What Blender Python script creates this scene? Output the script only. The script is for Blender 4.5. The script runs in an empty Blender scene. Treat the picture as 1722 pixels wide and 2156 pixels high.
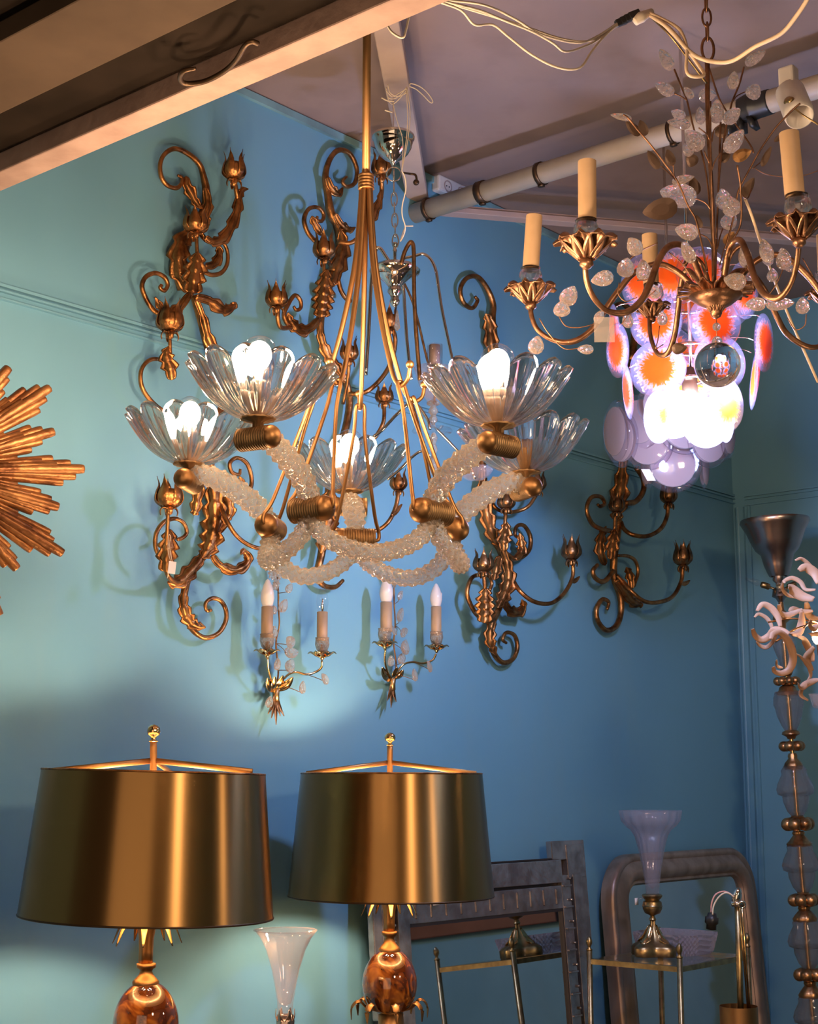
import bpy, math, random
from math import sin, cos, pi, radians, atan2, sqrt
from mathutils import Vector, Matrix
V = Vector
random.seed(7)
S = bpy.context.scene
COL = S.collection
Z = V((0, 0, 1))
# ------------------------------------------------------------------ camera and the room's directions
CAM = V((0, 0, 1.5)); TH = radians(10.1); F = 3200.0
CR = V((1, 0, 0)); CU = V((0, -sin(TH), cos(TH))); CF = V((0, cos(TH), sin(TH)))
A = radians(40.6)
W = V((sin(A), cos(A), 0))      # along the left wall, away from the street
N = V((cos(A), -sin(A), 0))     # out of the left wall = along the back wall
C_L = -2.75

def ray(x, y): return CR * ((x - 861) / F) + CU * ((1078 - y) / F) + CF
def at(x, y, Y):
    d = ray(x, y); return CAM + d * (Y / d.y)
def onpl(x, y, n, c):
    d = ray(x, y); return CAM + d * ((c - n.dot(CAM)) / n.dot(d))
def wl(x, y, off=0.0): return onpl(x, y, N, C_L + off)
def onz(x, y, z): return onpl(x, y, Z, z)
CORNER = wl(1560, 1500); CORNER.z = 0
C_B = W.dot(CORNER)
def bw(x, y, off=0.0): return onpl(x, y, W, C_B - off)
def ps(P): return (P - CAM).dot(CF) / F     # metres per photo pixel at a point
ZC = wl(520, 190).z

cam = bpy.data.cameras.new('camera'); co = bpy.data.objects.new('camera', cam); COL.objects.link(co)
co.location = CAM; co.rotation_euler = (pi / 2 + TH, 0, 0)
cam.sensor_fit = 'HORIZONTAL'; cam.sensor_width = 36; cam.lens = F / 1722 * 36; cam.clip_start = .05
S.camera = co

# ------------------------------------------------------------------ mesh helpers
def cr(pts, sub=6, closed=False):
    """Catmull-Rom through pts (Vectors, or (Vector, radius) pairs)."""
    n = len(pts); out = []
    if n < 3 and not closed:
        a, b = pts[0], pts[-1]
        return [a.lerp(b, i / sub) for i in range(sub + 1)]
    for i in range(n if closed else n - 1):
        p1, p2 = pts[i], pts[(i + 1) % n]
        p0 = pts[i - 1] if (i > 0 or closed) else p1 * 2 - p2
        p3 = pts[(i + 2) % n] if (i + 2 < n or closed) else p2 * 2 - p1
        for k in range(sub):
            t = k / sub; t2 = t * t; t3 = t2 * t
            out.append(.5 * ((2 * p1) + (p2 - p0) * t + (2 * p0 - 5 * p1 + 4 * p2 - p3) * t2 + (3 * p1 - p0 - 3 * p2 + p3) * t3))
    if not closed: out.append(pts[-1].copy())
    return out
def lerp_list(r, n):
    if not isinstance(r, (list, tuple)): return [r] * n
    m = len(r); o = []
    for i in range(n):
        u = i / max(1, n - 1) * (m - 1); k = min(int(u), m - 2); o.append(r[k] + (r[k + 1] - r[k]) * (u - k))
    return o
def perp(a):
    b = a.cross(Z)
    if b.length < .05: b = a.cross(V((0, 1, 0)))
    return b.normalized()
def frame(axis, side=None):
    a = axis.normalized()
    s = perp(a) if side is None else (side - a * side.dot(a)).normalized()
    return s, a.cross(s).normalized(), a

class MB:
    def __init__(s): s.v = []; s.f = []
    def add(s, vs, fs):
        o = len(s.v); s.v += [V(q) for q in vs]; s.f += [tuple(i + o for i in f) for f in fs]
    def grid(s, rows, cu=False, cv=False):
        nr = len(rows); nc = len(rows[0]); vs = [q for r in rows for q in r]; fs = []
        for i in range(nr if cu else nr - 1):
            for j in range(nc if cv else nc - 1):
                i2 = (i + 1) % nr; j2 = (j + 1) % nc
                fs.append((i * nc + j, i * nc + j2, i2 * nc + j2, i2 * nc + j))
        s.add(vs, fs)
    def box(s, c, size, ax=None):
        x, y, z = ax or (V((1, 0, 0)), V((0, 1, 0)), Z)
        h = [q / 2 for q in size]
        vs = [c + x * (h[0] * i) + y * (h[1] * j) + z * (h[2] * k) for i in (-1, 1) for j in (-1, 1) for k in (-1, 1)]
        s.add(vs, [(0, 1, 3, 2), (4, 6, 7, 5), (0, 4, 5, 1), (2, 3, 7, 6), (0, 2, 6, 4), (1, 5, 7, 3)])
    def tube(s, pts, r, n=8, sub=6, closed=False, caps=True, smooth=True, mod=None, flat=1.0, side=None):
        P = cr(pts, sub, closed) if smooth else [q.copy() for q in pts]
        m = len(P); R = lerp_list(r, m); rows = []
        u = None
        for i in range(m):
            a = P[(i + 1) % m] if (closed or i < m - 1) else P[i]
            b = P[i - 1] if (closed or i > 0) else P[i]
            t = (a - b)
            t = t.normalized() if t.length > 1e-9 else Z
            if u is None: u = perp(t) if side is None else (side - t * side.dot(t)).normalized()
            else:
                u = u - t * u.dot(t)
                u = u.normalized() if u.length > 1e-6 else perp(t)
            w = t.cross(u)
            rows.append([P[i] + u * (cos(2 * pi * k / n) * R[i] * (mod(i, k) if mod else 1)) + w * (sin(2 * pi * k / n) * R[i] * flat * (mod(i, k) if mod else 1)) for k in range(n)])
        o = len(s.v); s.grid(rows, closed, True)
        if caps and not closed:
            s.f.append(tuple(o + k for k in range(n - 1, -1, -1))); s.f.append(tuple(o + (m - 1) * n + k for k in range(n)))
    def lathe(s, prof, o, axis=Z, n=24, lobes=0, amp=0.0, side=None, close=False):
        """prof: (radius, height[, lobe weight]) pairs turned round axis through o."""
        x, y, a = frame(axis, side); rows = []
        for q in prof:
            r, h = q[0], q[1]; w = q[2] if len(q) > 2 else 1.0
            row = []
            for k in range(n):
                t = 2 * pi * k / n; rr = max(r, 1e-5) * (1 + (amp * w * cos(lobes * t) if lobes else 0))
                row.append(o + x * (cos(t) * rr) + y * (sin(t) * rr) + a * h)
            rows.append(row)
        b = len(s.v); s.grid(rows, close, True)
        if not close:
            m = len(prof)
            if prof[0][0] > 1e-4: s.f.append(tuple(b + k for k in range(n - 1, -1, -1)))
            if prof[-1][0] > 1e-4: s.f.append(tuple(b + (m - 1) * n + k for k in range(n)))
    def ell(s, c, r, axis=Z, n=16, m=10, side=None):
        if not isinstance(r, (tuple, list)): r = (r, r, r)
        x, y, a = frame(axis, side); rows = []
        for i in range(m + 1):
            t = -pi / 2 + pi * i / m; cc = max(cos(t), 1e-4)
            rows.append([c + x * (cos(2 * pi * k / n) * cc * r[0]) + y * (sin(2 * pi * k / n) * cc * r[1]) + a * (sin(t) * r[2]) for k in range(n)])
        s.grid(rows, False, True)
    def torus(s, c, R, r, axis=Z, n=20, m=8):
        x, y, a = frame(axis)
        s.tube([c + x * (R * cos(2 * pi * k / n)) + y * (R * sin(2 * pi * k / n)) for k in range(n)], r, m, 1, True, smooth=False)
    def shell(s, rows, th):
        """a sheet of rows with a real thickness th (offset along its own normals)."""
        nr, nc = len(rows), len(rows[0]); back = []
        for i in range(nr):
            row = []
            for j in range(nc):
                du = rows[min(i + 1, nr - 1)][j] - rows[max(i - 1, 0)][j]
                dv = rows[i][min(j + 1, nc - 1)] - rows[i][max(j - 1, 0)]
                q = du.cross(dv); q = q.normalized() if q.length > 1e-12 else Z
                row.append(rows[i][j] - q * th)
            back.append(row)
        loop = [list(r) + list(reversed(b)) for r, b in zip(rows, back)]
        o = len(s.v); s.grid(loop, False, True); k = 2 * nc
        s.f.append(tuple(o + i for i in range(k - 1, -1, -1))); s.f.append(tuple(o + (nr - 1) * k + i for i in range(k)))
    def blade(s, pts, w, nrm, lobes=0, serr=.35, fold=.35, th=.0015, sub=8, env=None, cols=7):
        """an acanthus blade along pts, half width w, lobed edge, ridged section; nrm = the side it shows."""
        P = cr(pts, sub); m = len(P); rows = []
        for i in range(m):
            t = i / (m - 1)
            tg = (P[min(i + 1, m - 1)] - P[max(i - 1, 0)]).normalized()
            sd = tg.cross(nrm).normalized(); up = sd.cross(tg)
            e = env(t) if env else (min(1, .35 + 2.2 * t) * (1 - t ** 3.5) + .02)
            if lobes:
                ph = (t * lobes) % 1.0
                e *= (1 - serr) + serr * (1 - ph) * min(1, ph * 6 + .15) * 1.5
            hw = w * e; row = []
            for j in range(cols):
                q = -1 + 2 * j / (cols - 1)
                hgt = fold * hw * (.55 * cos(q * pi * 1.5) * (1 - abs(q) * .3) - .5 * q * q + (.26 * cos(q * pi * 5) if cols > 9 else 0))
                lean = -tg * (hw * .35 * abs(q)) if lobes else V((0, 0, 0))
                row.append(P[i] + sd * (q * hw) + up * hgt + lean * -1)
            rows.append(row)
        s.shell(rows, th)
    def build(s, name, m, parent=None, smooth=True, bevel=0, sharp=None):
        me = bpy.data.meshes.new(name)
        root = parent
        while root and root.parent: root = root.parent
        if root: off = root.location
        else:
            lo = V((min(q.x for q in s.v), min(q.y for q in s.v), min(q.z for q in s.v)))
            hi = V((max(q.x for q in s.v), max(q.y for q in s.v), max(q.z for q in s.v)))
            off = V(((lo.x + hi.x) / 2, (lo.y + hi.y) / 2, lo.z))
        me.from_pydata([tuple(q - off) for q in s.v], [], s.f); me.update()
        import bmesh
        b = bmesh.new(); b.from_mesh(me); bmesh.ops.recalc_face_normals(b, faces=b.faces); b.to_mesh(me); b.free()
        if smooth:
            me.polygons.foreach_set('use_smooth', [True] * len(me.polygons))
            if sharp is not None:
                me.set_sharp_from_angle(angle=radians(sharp))
        me.materials.append(m)
        o = bpy.data.objects.new(name, me); COL.objects.link(o)
        if parent: o.parent = parent
        else: o.location = off
        if bevel:
            bv = o.modifiers.new('bevel', 'BEVEL'); bv.width = bevel; bv.segments = 2; bv.limit_method = 'ANGLE'
        return o

def tag(o, label, cat, group=None, kind=None):
    o['label'] = label; o['category'] = cat
    if group: o['group'] = group
    if kind: o['kind'] = kind
    return o
def thing(name, label, cat, loc, group=None):
    o = bpy.data.objects.new(name, None); COL.objects.link(o); o.location = V(loc); o.empty_display_size = .1
    return tag(o, label, cat, group)
def struct(o, label=None, cat=None):
    o['kind'] = 'structure'
    if label: o['label'] = label
    if cat: o['category'] = cat
    return o

# ------------------------------------------------------------------ materials
def nodes(name):
    m = bpy.data.materials.new(name); m.use_nodes = True; t = m.node_tree
    return m, t, t.nodes['Principled BSDF'], t.nodes['Material Output']
def mottle(t, c1, c2, scale, detail=4, lo=.35, hi=.65, vec=None, stretch=None):
    tc = t.nodes.new('ShaderNodeTexCoord'); nz = t.nodes.new('ShaderNodeTexNoise'); rp = t.nodes.new('ShaderNodeValToRGB')
    nz.inputs['Scale'].default_value = scale; nz.inputs['Detail'].default_value = detail
    if stretch:
        mp = t.nodes.new('ShaderNodeMapping'); mp.inputs['Scale'].default_value = stretch
        t.links.new(tc.outputs['Object'], mp.inputs['Vector']); t.links.new(mp.outputs['Vector'], nz.inputs['Vector'])
    else: t.links.new(tc.outputs['Object'], nz.inputs['Vector'])
    rp.color_ramp.elements[0].position = lo; rp.color_ramp.elements[1].position = hi
    rp.color_ramp.elements[0].color = (*c1, 1); rp.color_ramp.elements[1].color = (*c2, 1)
    t.links.new(nz.outputs['Fac'], rp.inputs['Fac'])
    return rp.outputs['Color'], nz
def solid(name, c, rough=.5, metal=0.0, c2=None, scale=30, bump=0.0, bscale=60, spec=.5, aniso=0.0, coat=0, stretch=None, lo=.35, hi=.65):
    m, t, p, o = nodes(name)
    p.inputs['Base Color'].default_value = (*c, 1); p.inputs['Roughness'].default_value = rough; p.inputs['Metallic'].default_value = metal
    p.inputs['Specular IOR Level'].default_value = spec
    if coat: p.inputs['Coat Weight'].default_value = coat
    if c2 is not None:
        cc, nz = mottle(t, c, c2, scale, stretch=stretch, lo=lo, hi=hi); t.links.new(cc, p.inputs['Base Color'])
    if bump:
        tc = t.nodes.new('ShaderNodeTexCoord'); n2 = t.nodes.new('ShaderNodeTexNoise'); n2.inputs['Scale'].default_value = bscale; n2.inputs['Detail'].default_value = 6
        b = t.nodes.new('ShaderNodeBump'); b.inputs['Strength'].default_value = bump; b.inputs['Distance'].default_value = .004
        t.links.new(tc.outputs['Object'], n2.inputs['Vector']); t.links.new(n2.outputs['Fac'], b.inputs['Height']); t.links.new(b.outputs['Normal'], p.inputs['Normal'])
    if aniso:
        p.inputs['Anisotropic'].default_value = aniso
        tg = t.nodes.new('ShaderNodeTangent'); tg.direction_type = 'RADIAL'; tg.axis = 'Z'; t.links.new(tg.outputs['Tangent'], p.inputs['Tangent']); p.inputs['Anisotropic Rotation'].default_value = .25
    return m
def clear(name, tint=(1, 1, 1), through=.5, rough=.02, ior=1.48, white=0.0, whitecol=(1, .95, .9), bump=0, bscale=80):
    """glass: refracting glass mixed with straight-through transmission and a little body whiteness."""
    m, t, p, o = nodes(name); t.nodes.remove(p)
    g = t.nodes.new('ShaderNodeBsdfGlass'); g.inputs['Color'].default_value = (*tint, 1); g.inputs['Roughness'].default_value = rough; g.inputs['IOR'].default_value = ior
    tr = t.nodes.new('ShaderNodeBsdfTransparent'); tr.inputs['Color'].default_value = (*tint, 1)
    mx = t.nodes.new('ShaderNodeMixShader'); mx.inputs[0].default_value = through
    t.links.new(g.outputs[0], mx.inputs[1]); t.links.new(tr.outputs[0], mx.inputs[2]); out = mx.outputs[0]
    if white:
        df = t.nodes.new('ShaderNodeBsdfDiffuse'); df.inputs['Color'].default_value = (*whitecol, 1)
        tl = t.nodes.new('ShaderNodeBsdfTranslucent'); tl.inputs['Color'].default_value = (*whitecol, 1)
        ad = t.nodes.new('ShaderNodeMixShader'); ad.inputs[0].default_value = .5
        t.links.new(df.outputs[0], ad.inputs[1]); t.links.new(tl.outputs[0], ad.inputs[2])
        m2 = t.nodes.new('ShaderNodeMixShader'); m2.inputs[0].default_value = white
        t.links.new(out, m2.inputs[1]); t.links.new(ad.outputs[0], m2.inputs[2]); out = m2.outputs[0]
    if bump:
        tc = t.nodes.new('ShaderNodeTexCoord'); n2 = t.nodes.new('ShaderNodeTexVoronoi'); n2.inputs['Scale'].default_value = bscale
        b = t.nodes.new('ShaderNodeBump'); b.inputs['Strength'].default_value = bump; b.inputs['Distance'].default_value = .004
        t.links.new(tc.outputs['Object'], n2.inputs['Vector']); t.links.new(n2.outputs['Distance'], b.inputs['Height']); t.links.new(b.outputs['Normal'], g.inputs['Normal'])
    t.links.new(out, o.inputs['Surface'])
    return m
def facing(t, lo=.05, k=.75):
    lw = t.nodes.new('ShaderNodeLayerWeight'); lw.inputs['Blend'].default_value = .5
    pw = t.nodes.new('ShaderNodeMath'); pw.operation = 'POWER'; pw.inputs[1].default_value = 4.0; t.links.new(lw.outputs['Facing'], pw.inputs[0])
    ma = t.nodes.new('ShaderNodeMath'); ma.operation = 'MULTIPLY_ADD'; ma.inputs[1].default_value = k; ma.inputs[2].default_value = lo; t.links.new(pw.outputs[0], ma.inputs[0])
    return ma
def thin(name, tint=(1, 1, 1), refl=1.0, white=0.0, whitecol=(1, 1, 1)):
    """thin blown glass: straight-through with a Fresnel reflection."""
    m, t, p, o = nodes(name); t.nodes.remove(p)
    gl = t.nodes.new('ShaderNodeBsdfGlossy'); gl.inputs['Roughness'].default_value = .03; gl.inputs['Color'].default_value = (refl, refl, refl, 1)
    tr = t.nodes.new('ShaderNodeBsdfTransparent'); tr.inputs['Color'].default_value = (*tint, 1)
    fr = facing(t)
    mx = t.nodes.new('ShaderNodeMixShader'); t.links.new(fr.outputs[0], mx.inputs[0]); t.links.new(tr.outputs[0], mx.inputs[1]); t.links.new(gl.outputs[0], mx.inputs[2]); out = mx.outputs[0]
    if white:
        df = t.nodes.new('ShaderNodeBsdfTranslucent'); df.inputs['Color'].default_value = (*whitecol, 1)
        d2 = t.nodes.new('ShaderNodeBsdfDiffuse'); d2.inputs['Color'].default_value = (*whitecol, 1)
        ad = t.nodes.new('ShaderNodeMixShader'); t.links.new(df.outputs[0], ad.inputs[1]); t.links.new(d2.outputs[0], ad.inputs[2])
        m2 = t.nodes.new('ShaderNodeMixShader'); m2.inputs[0].default_value = white
        t.links.new(out, m2.inputs[1]); t.links.new(ad.outputs[0], m2.inputs[2]); out = m2.outputs[0]
    t.links.new(out, o.inputs['Surface'])
    return m
def glow(name, c, strength):
    m, t, p, o = nodes(name); t.nodes.remove(p)
    e = t.nodes.new('ShaderNodeEmission'); e.inputs['Color'].default_value = (*c, 1); e.inputs['Strength'].default_value = strength
    t.links.new(e.outputs[0], o.inputs['Surface']); return m

M = {}
M['gilt'] = solid('gilt_iron', (.12, .044, .015), .36, .95, c2=(.50, .215, .068), scale=28, bump=.5, bscale=90, lo=.3, hi=.6)
M['copper'] = solid('coppery_gilt', (.13, .058, .030), .38, .9, c2=(.36, .18, .095), scale=30, bump=.3, bscale=90, lo=.3, hi=.6)
M['gold_leaf'] = solid('worn_gold_leaf', (.24, .11, .045), .32, .9, c2=(.62, .33, .14), scale=30, bump=.3, bscale=90, lo=.3, hi=.6)
M['antique'] = solid('antique_gilt', (.11, .052, .022), .34, .95, c2=(.38, .20, .09), scale=30, bump=.4, bscale=90, lo=.3, hi=.62)
M['ray'] = solid('gilded_wood', (.18, .062, .02), .42, .7, c2=(.43, .185, .062), scale=20, bump=.7, bscale=70, stretch=(1, 1, 1))
M['satin'] = solid('satin_brass', (.36, .185, .072), .44, 1.0, c2=(.42, .215, .085), scale=12)
M['satin_dark'] = solid('dark_satin_brass', (.30, .18, .085), .52, 1.0, c2=(.40, .24, .11), scale=40)
M['shade'] = solid('brushed_brass_shade', (.36, .20, .075), .34, 1.0, c2=(.40, .225, .08), scale=3, aniso=.93, stretch=(1, 1, .2))
M['brass'] = solid('polished_brass', (.72, .46, .20), .16, 1.0)
M['old_brass'] = solid('aged_brass', (.50, .34, .15), .34, 1.0, c2=(.30, .20, .10), scale=40)
M['chrome'] = solid('chrome', (.80, .74, .66), .07, 1.0)
M['pewter'] = solid('dull_copper', (.52, .39, .33), .26, 1.0, c2=(.42, .31, .27), scale=8)
M['lining'] = solid('gold_lining', (.75, .52, .26), .4, .3)
M['sleeve'] = solid('card_candle', (.47, .295, .16), .55, c2=(.40, .245, .125), scale=14)
M['bowl'] = clear('clear_pressed_glass', (1, .97, .93), .26, .012, 1.52)
M['rope'] = clear('bubbled_rope_glass', (1, .96, .90), .08, .015, 1.5, white=.25, whitecol=(1, .87, .74))
M['crystal'] = clear('cut_crystal', (1, .96, .92), .08, .02, 1.6, white=.17, whitecol=(1, .82, .68), bump=.8, bscale=130)
M['bulbglass'] = thin('bulb_glass', (.95, .95, .96), 1.0)
M['dim_glass'] = clear('smoky_glass', (.95, .92, .92), .30, .03, 1.48, white=.08, whitecol=(.80, .66, .64))
M['vase'] = thin('thin_vase_glass', (.95, .93, .95), white=.10, whitecol=(1, .80, .74))
M['frost'] = thin('etched_glass', (.90, .90, .93), white=.17, whitecol=(.90, .80, .88))
M['opal'] = solid('opal_candle_bulb', (.62, .55, .51), .12, spec=.6)
M['white'] = solid('white_plastic', (.74, .66, .58), .4)
M['string'] = solid('pale_string', (.80, .66, .50), .7)
M['cable'] = solid('cream_cable', (.78, .56, .36), .5)
M['black'] = solid('black_plastic', (.02, .018, .017), .4)
M['paper'] = solid('paper', (.80, .72, .68), .8)
M['warm'] = glow('lit_filament', (1, .71, .45), 640)
M['cool'] = glow('lit_cool_bulb', (.40, .54, 1.0), 350)
M['lampbulb'] = glow('lit_lamp_bulb', (1, .74, .50), 190)
M['rim'] = solid('dark_rim', (.09, .05, .025), .4, .8)
# ------------------------------------------------------------------ the room
def paint(name, c, c2, c3, rough=.45, scale=.9):
    m, t, p, o = nodes(name)
    col, nz = mottle(t, c, c2, scale, 5, .3, .7, stretch=(1, 1, .35))
    tc = t.nodes.new('ShaderNodeTexCoord'); n2 = t.nodes.new('ShaderNodeTexNoise'); n2.inputs['Scale'].default_value = 7; n2.inputs['Detail'].default_value = 6
    mp = t.nodes.new('ShaderNodeMapping'); mp.inputs['Scale'].default_value = (1, 1, .22)
    t.links.new(tc.outputs['Object'], mp.inputs['Vector']); t.links.new(mp.outputs['Vector'], n2.inputs['Vector'])
    rp = t.nodes.new('ShaderNodeValToRGB'); rp.color_ramp.elements[0].position = .52; rp.color_ramp.elements[1].position = .8
    rp.color_ramp.elements[0].color = (0, 0, 0, 1); rp.color_ramp.elements[1].color = (.45, .45, .45, 1)
    t.links.new(n2.outputs['Fac'], rp.inputs['Fac'])
    mx = t.nodes.new('ShaderNodeMix'); mx.data_type = 'RGBA'; mx.inputs[7].default_value = (*c3, 1)
    t.links.new(rp.outputs['Color'], mx.inputs[0]); t.links.new(col, mx.inputs[6]); t.links.new(mx.outputs[2], p.inputs['Base Color'])
    p.inputs['Roughness'].default_value = rough
    b = t.nodes.new('ShaderNodeBump'); b.inputs['Strength'].default_value = .12; b.inputs['Distance'].default_value = .004
    n3 = t.nodes.new('ShaderNodeTexNoise'); n3.inputs['Scale'].default_value = 40; t.links.new(tc.outputs['Object'], n3.inputs['Vector'])
    t.links.new(n3.outputs['Fac'], b.inputs['Height']); t.links.new(b.outputs['Normal'], p.inputs['Normal'])
    return m
M['wall'] = paint('teal_wall_paint', (.140, .325, .438), (.165, .365, .472), (.19, .345, .395))
M['ceil'] = paint('grimy_ceiling_plaster', (.315, .215, .185), (.25, .168, .145), (.16, .105, .09), .8, 2.2)
M['floor'] = solid('dark_floor', (.07, .05, .04), .5, c2=(.11, .08, .06), scale=6)
M['beam'] = solid('painted_lintel', (.28, .175, .135), .65, spec=.15, c2=(.38, .245, .19), scale=14, bump=.3, bscale=40, stretch=(1, 1, 1))
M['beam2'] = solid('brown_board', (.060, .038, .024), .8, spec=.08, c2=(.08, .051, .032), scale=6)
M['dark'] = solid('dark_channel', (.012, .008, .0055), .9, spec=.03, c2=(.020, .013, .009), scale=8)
M['pipe'] = solid('painted_pipe', (.52, .43, .33), .5, c2=(.44, .35, .27), scale=9)
M['plank'] = solid('painted_plank', (.50, .36, .28), .6, c2=(.42, .30, .235), scale=7)
M['mould'] = solid('pinkish_moulding', (.42, .30, .26), .6)

def wall_slab(name, p0, p1, out, h=ZC, th=.12):
    b = MB(); d = (p1 - p0); L = d.length; d.normalize()
    b.box((p0 + p1) / 2 - out * (th / 2) + Z * (h / 2), (L, th, h), (d, out, Z))
    return struct(b.build(name, M['wall'], smooth=False))
near = CORNER - W * 4.6
wall_slab('wall_left', near, CORNER + W * .12, N)
far_r = CORNER + N * 4.4
wall_slab('wall_back', CORNER, far_r, -W)
wall_slab('wall_right', far_r - W * 4.6, far_r + W * .12, -N)
b = MB(); mid = CORNER + N * 2.2 - W * 2.2
b.box(mid + Z * (ZC + .06), (4.9, 5.1, .12), (N, W, Z)); struct(b.build('ceiling', M['ceil'], smooth=False))
b = MB(); b.box(mid - W * 1.0 - Z * .05, (4.9, 7.2, .1), (N, W, Z)); struct(b.build('floor', M['floor'], smooth=False))

b = MB(); b.box(CORNER - W * 2.2 + N * .006 + Z * (ZC - .014), (4.4, .012, .020), (W, N, Z)); struct(b.build('trim_9', solid('pale_paint_edge', (.24, .46, .50), .6, c2=(.12, .20, .21), scale=5), smooth=False))
# rail grooves on the left and back walls, corner bead and panel moulding
zr = wl(430, 725).z
b = MB()
for dz, w_ in ((0, .007), (-.012, .005), (-.030, .004)):
    b.box(CORNER - W * 2.25 + N * .004 + Z * (zr + dz), (4.5, .012, w_), (W, N, Z))
struct(b.build('trim_1', M['wall'], smooth=False))
b = MB()
zr2 = bw(1600, 1041).z
for dz, w_ in ((0, .006), (-.012, .005), (-.035, .004)):
    b.box(CORNER + N * 2.2 - W * .003 + Z * (zr2 + dz), (4.3, .01, w_), (N, W, Z))
pA = bw(1562, 1060, 0); pB = bw(1590, 2100, 0)
b.box(CORNER + N * .035 - W * .006 + Z * (zr2 - .04) / 2, (.024, .014, zr2 - .04), (N, W, Z))
b.box(CORNER + N * .068 - W * .004 + Z * (zr2 - .04) / 2, (.008, .01, zr2 - .04), (N, W, Z))
b.tube([CORNER + N * .022 - W * .004 + Z * .01, CORNER + N * .022 - W * .004 + Z * (zr2 - .04)], .011, 12, 1, smooth=False)
struct(b.build('trim_2', M['wall'], smooth=False))

# ------------------------------------------------------------------ lintel across the shop front
P0 = at(480, 200, 2.4); z0 = P0.z; w0 = P0.dot(W)
w1 = onz(480, 151, z0).dot(W); z1 = onpl(480, 121, W, w1).z
w2 = onz(480, 8, z1).dot(W); w3 = onz(100, 30, z1).dot(W)
n0, n1 = C_L + .001, C_L + 3.4
def run(name, wa, wb, za, zb, m, bev=.002):
    b = MB(); c = N * ((n0 + n1) / 2) + W * ((wa + wb) / 2) + Z * ((za + zb) / 2)
    b.box(c, (n1 - n0, abs(wa - wb), abs(zb - za)), (N, W, Z)); return struct(b.build(name, m, smooth=False, bevel=bev))
run('trim_3', w1, w0, z0, z1 + .02, M['beam'], .003)
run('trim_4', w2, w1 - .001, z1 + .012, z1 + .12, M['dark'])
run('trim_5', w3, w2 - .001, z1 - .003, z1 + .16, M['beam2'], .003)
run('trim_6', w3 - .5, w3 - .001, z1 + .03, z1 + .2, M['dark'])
hk = MB()
hp = [(543, 92), (530, 88), (516, 96), (496, 128), (468, 153), (429, 172), (392, 176), (379, 166), (386, 150), (412, 144)]
zs = [0, -.004, -.010, -.010, -.010, -.010, -.010, -.012, -.014, -.012]
hk.tube([onz(x, y, z0 - .004 + dz * .5) for (x, y), dz in zip(hp, zs)], [.0045] * 9 + [.003], 8, 6)
tag(hk.build('metal_hook', M['rim']), 'dark curved S-shaped metal hook under the sloping painted lintel', 'hook')

# ------------------------------------------------------------------ pipe, planks, outlet, spotlight at the ceiling
pe = wl(872, 450, 0.0); zp = pe.z; rp_ = .0290
t_ = thing('ceiling_pipe', 'beige painted pipe with dark clamps under the ceiling', 'pipe', pe)
b = MB(); b.tube([pe + N * .002, pe + N * 2.2], rp_, 20, 1, smooth=False); b.build('tube', M['pipe'], t_)
def on_pipe(x):
    d = ray(x, 0); k = d.x / d.y
    return (k * pe.y - pe.x) / (N.x - k * N.y)
for x, w_ in ((902, .012), (1012, .022), (1133, .013), (1408, .010)):
    b = MB(); c = pe + N * on_pipe(x); b.lathe([(rp_ + .0005, -w_ / 2), (rp_ + .004, -w_ / 2), (rp_ + .004, w_ / 2), (rp_ + .0005, w_ / 2)], c, N, 20)
    b.box(c + V((0, 0, -rp_ - .005)), (.016, .012, .008), (N, W, Z)); b.build('pipe_clamp', M['rim'], t_)
b = MB(); c = pe + N * on_pipe(1590); b.tube([c - N * .05, c - N * .02 + Z * .002, c + N * .0, c + N * .03], [rp_ + .002, rp_ + .007, rp_ + .003, rp_ + .002], 16)
b.build('tape_wrap', M['black'], t_)
b = MB()
for k in range(3):
    q = c - N * (.02 + .03 * k) - Z * (rp_ + .012)
    b.box(q, (.035, .03, .012), frame(N + Z * (.3 - .3 * k)))
b.build('tape_tail', M['black'], t_)

zq = zp + .055
q0, q1 = onz(882, 432, zq), onz(812, 40, zq); dq = (q1 - q0).normalized(); sq = dq.cross(Z)
b = MB(); e = q1 + dq * .9; b.box((q0 + e) / 2, ((e - q0).length, .062, .03), (dq, sq, Z))
struct(b.build('trim_7', M['plank'], smooth=False, bevel=.003))
zm = zp + .02
q2, q3 = onz(985, 449, zm), onz(1440, 487, zm); dm = (q3 - q2).normalized()
s2 = (C_B - q2.dot(W)) / dm.dot(W); qa = q2 - dm * .09; qb = q2 + dm * (s2 - .02)
b = MB(); b.box((qa + qb) / 2, ((qb - qa).length, .04, .018), (dm, Z.cross(dm), Z)); b.box((qa + qb) / 2 + Z * .012 + Z.cross(dm) * .012, ((qb - qa).length, .05, .012), (dm, Z.cross(dm), Z))
struct(b.build('trim_8', M['mould'], smooth=False, bevel=.002))

pl, pr = wl(909, 402), wl(971, 402); pm = (pl + pr) / 2
t_ = thing('wall_socket', 'cream double wall socket behind the ceiling pipe', 'socket', pm)
b = MB(); b.box(pm + N * .016, ((pr - pl).length, .03, .05), (W, N, Z)); b.build('housing', M['white'], t_, smooth=False, bevel=.006)
for k in (-1, 1):
    b = MB(); c = pm + W * (k * (pr - pl).length * .22) + N * .031 - Z * .004
    b.lathe([(.001, -.004), (.014, -.004), (.015, .002), (.018, .002), (.018, -.001)], c, N, 20); b.build('outlet', M['mould'], t_)
    h = MB()
    for q in (-1, 1): h.ell(c + W * (q * .006), .0025, N, 8, 6)
    h.build('pin_hole', M['black'], t_)

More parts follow.
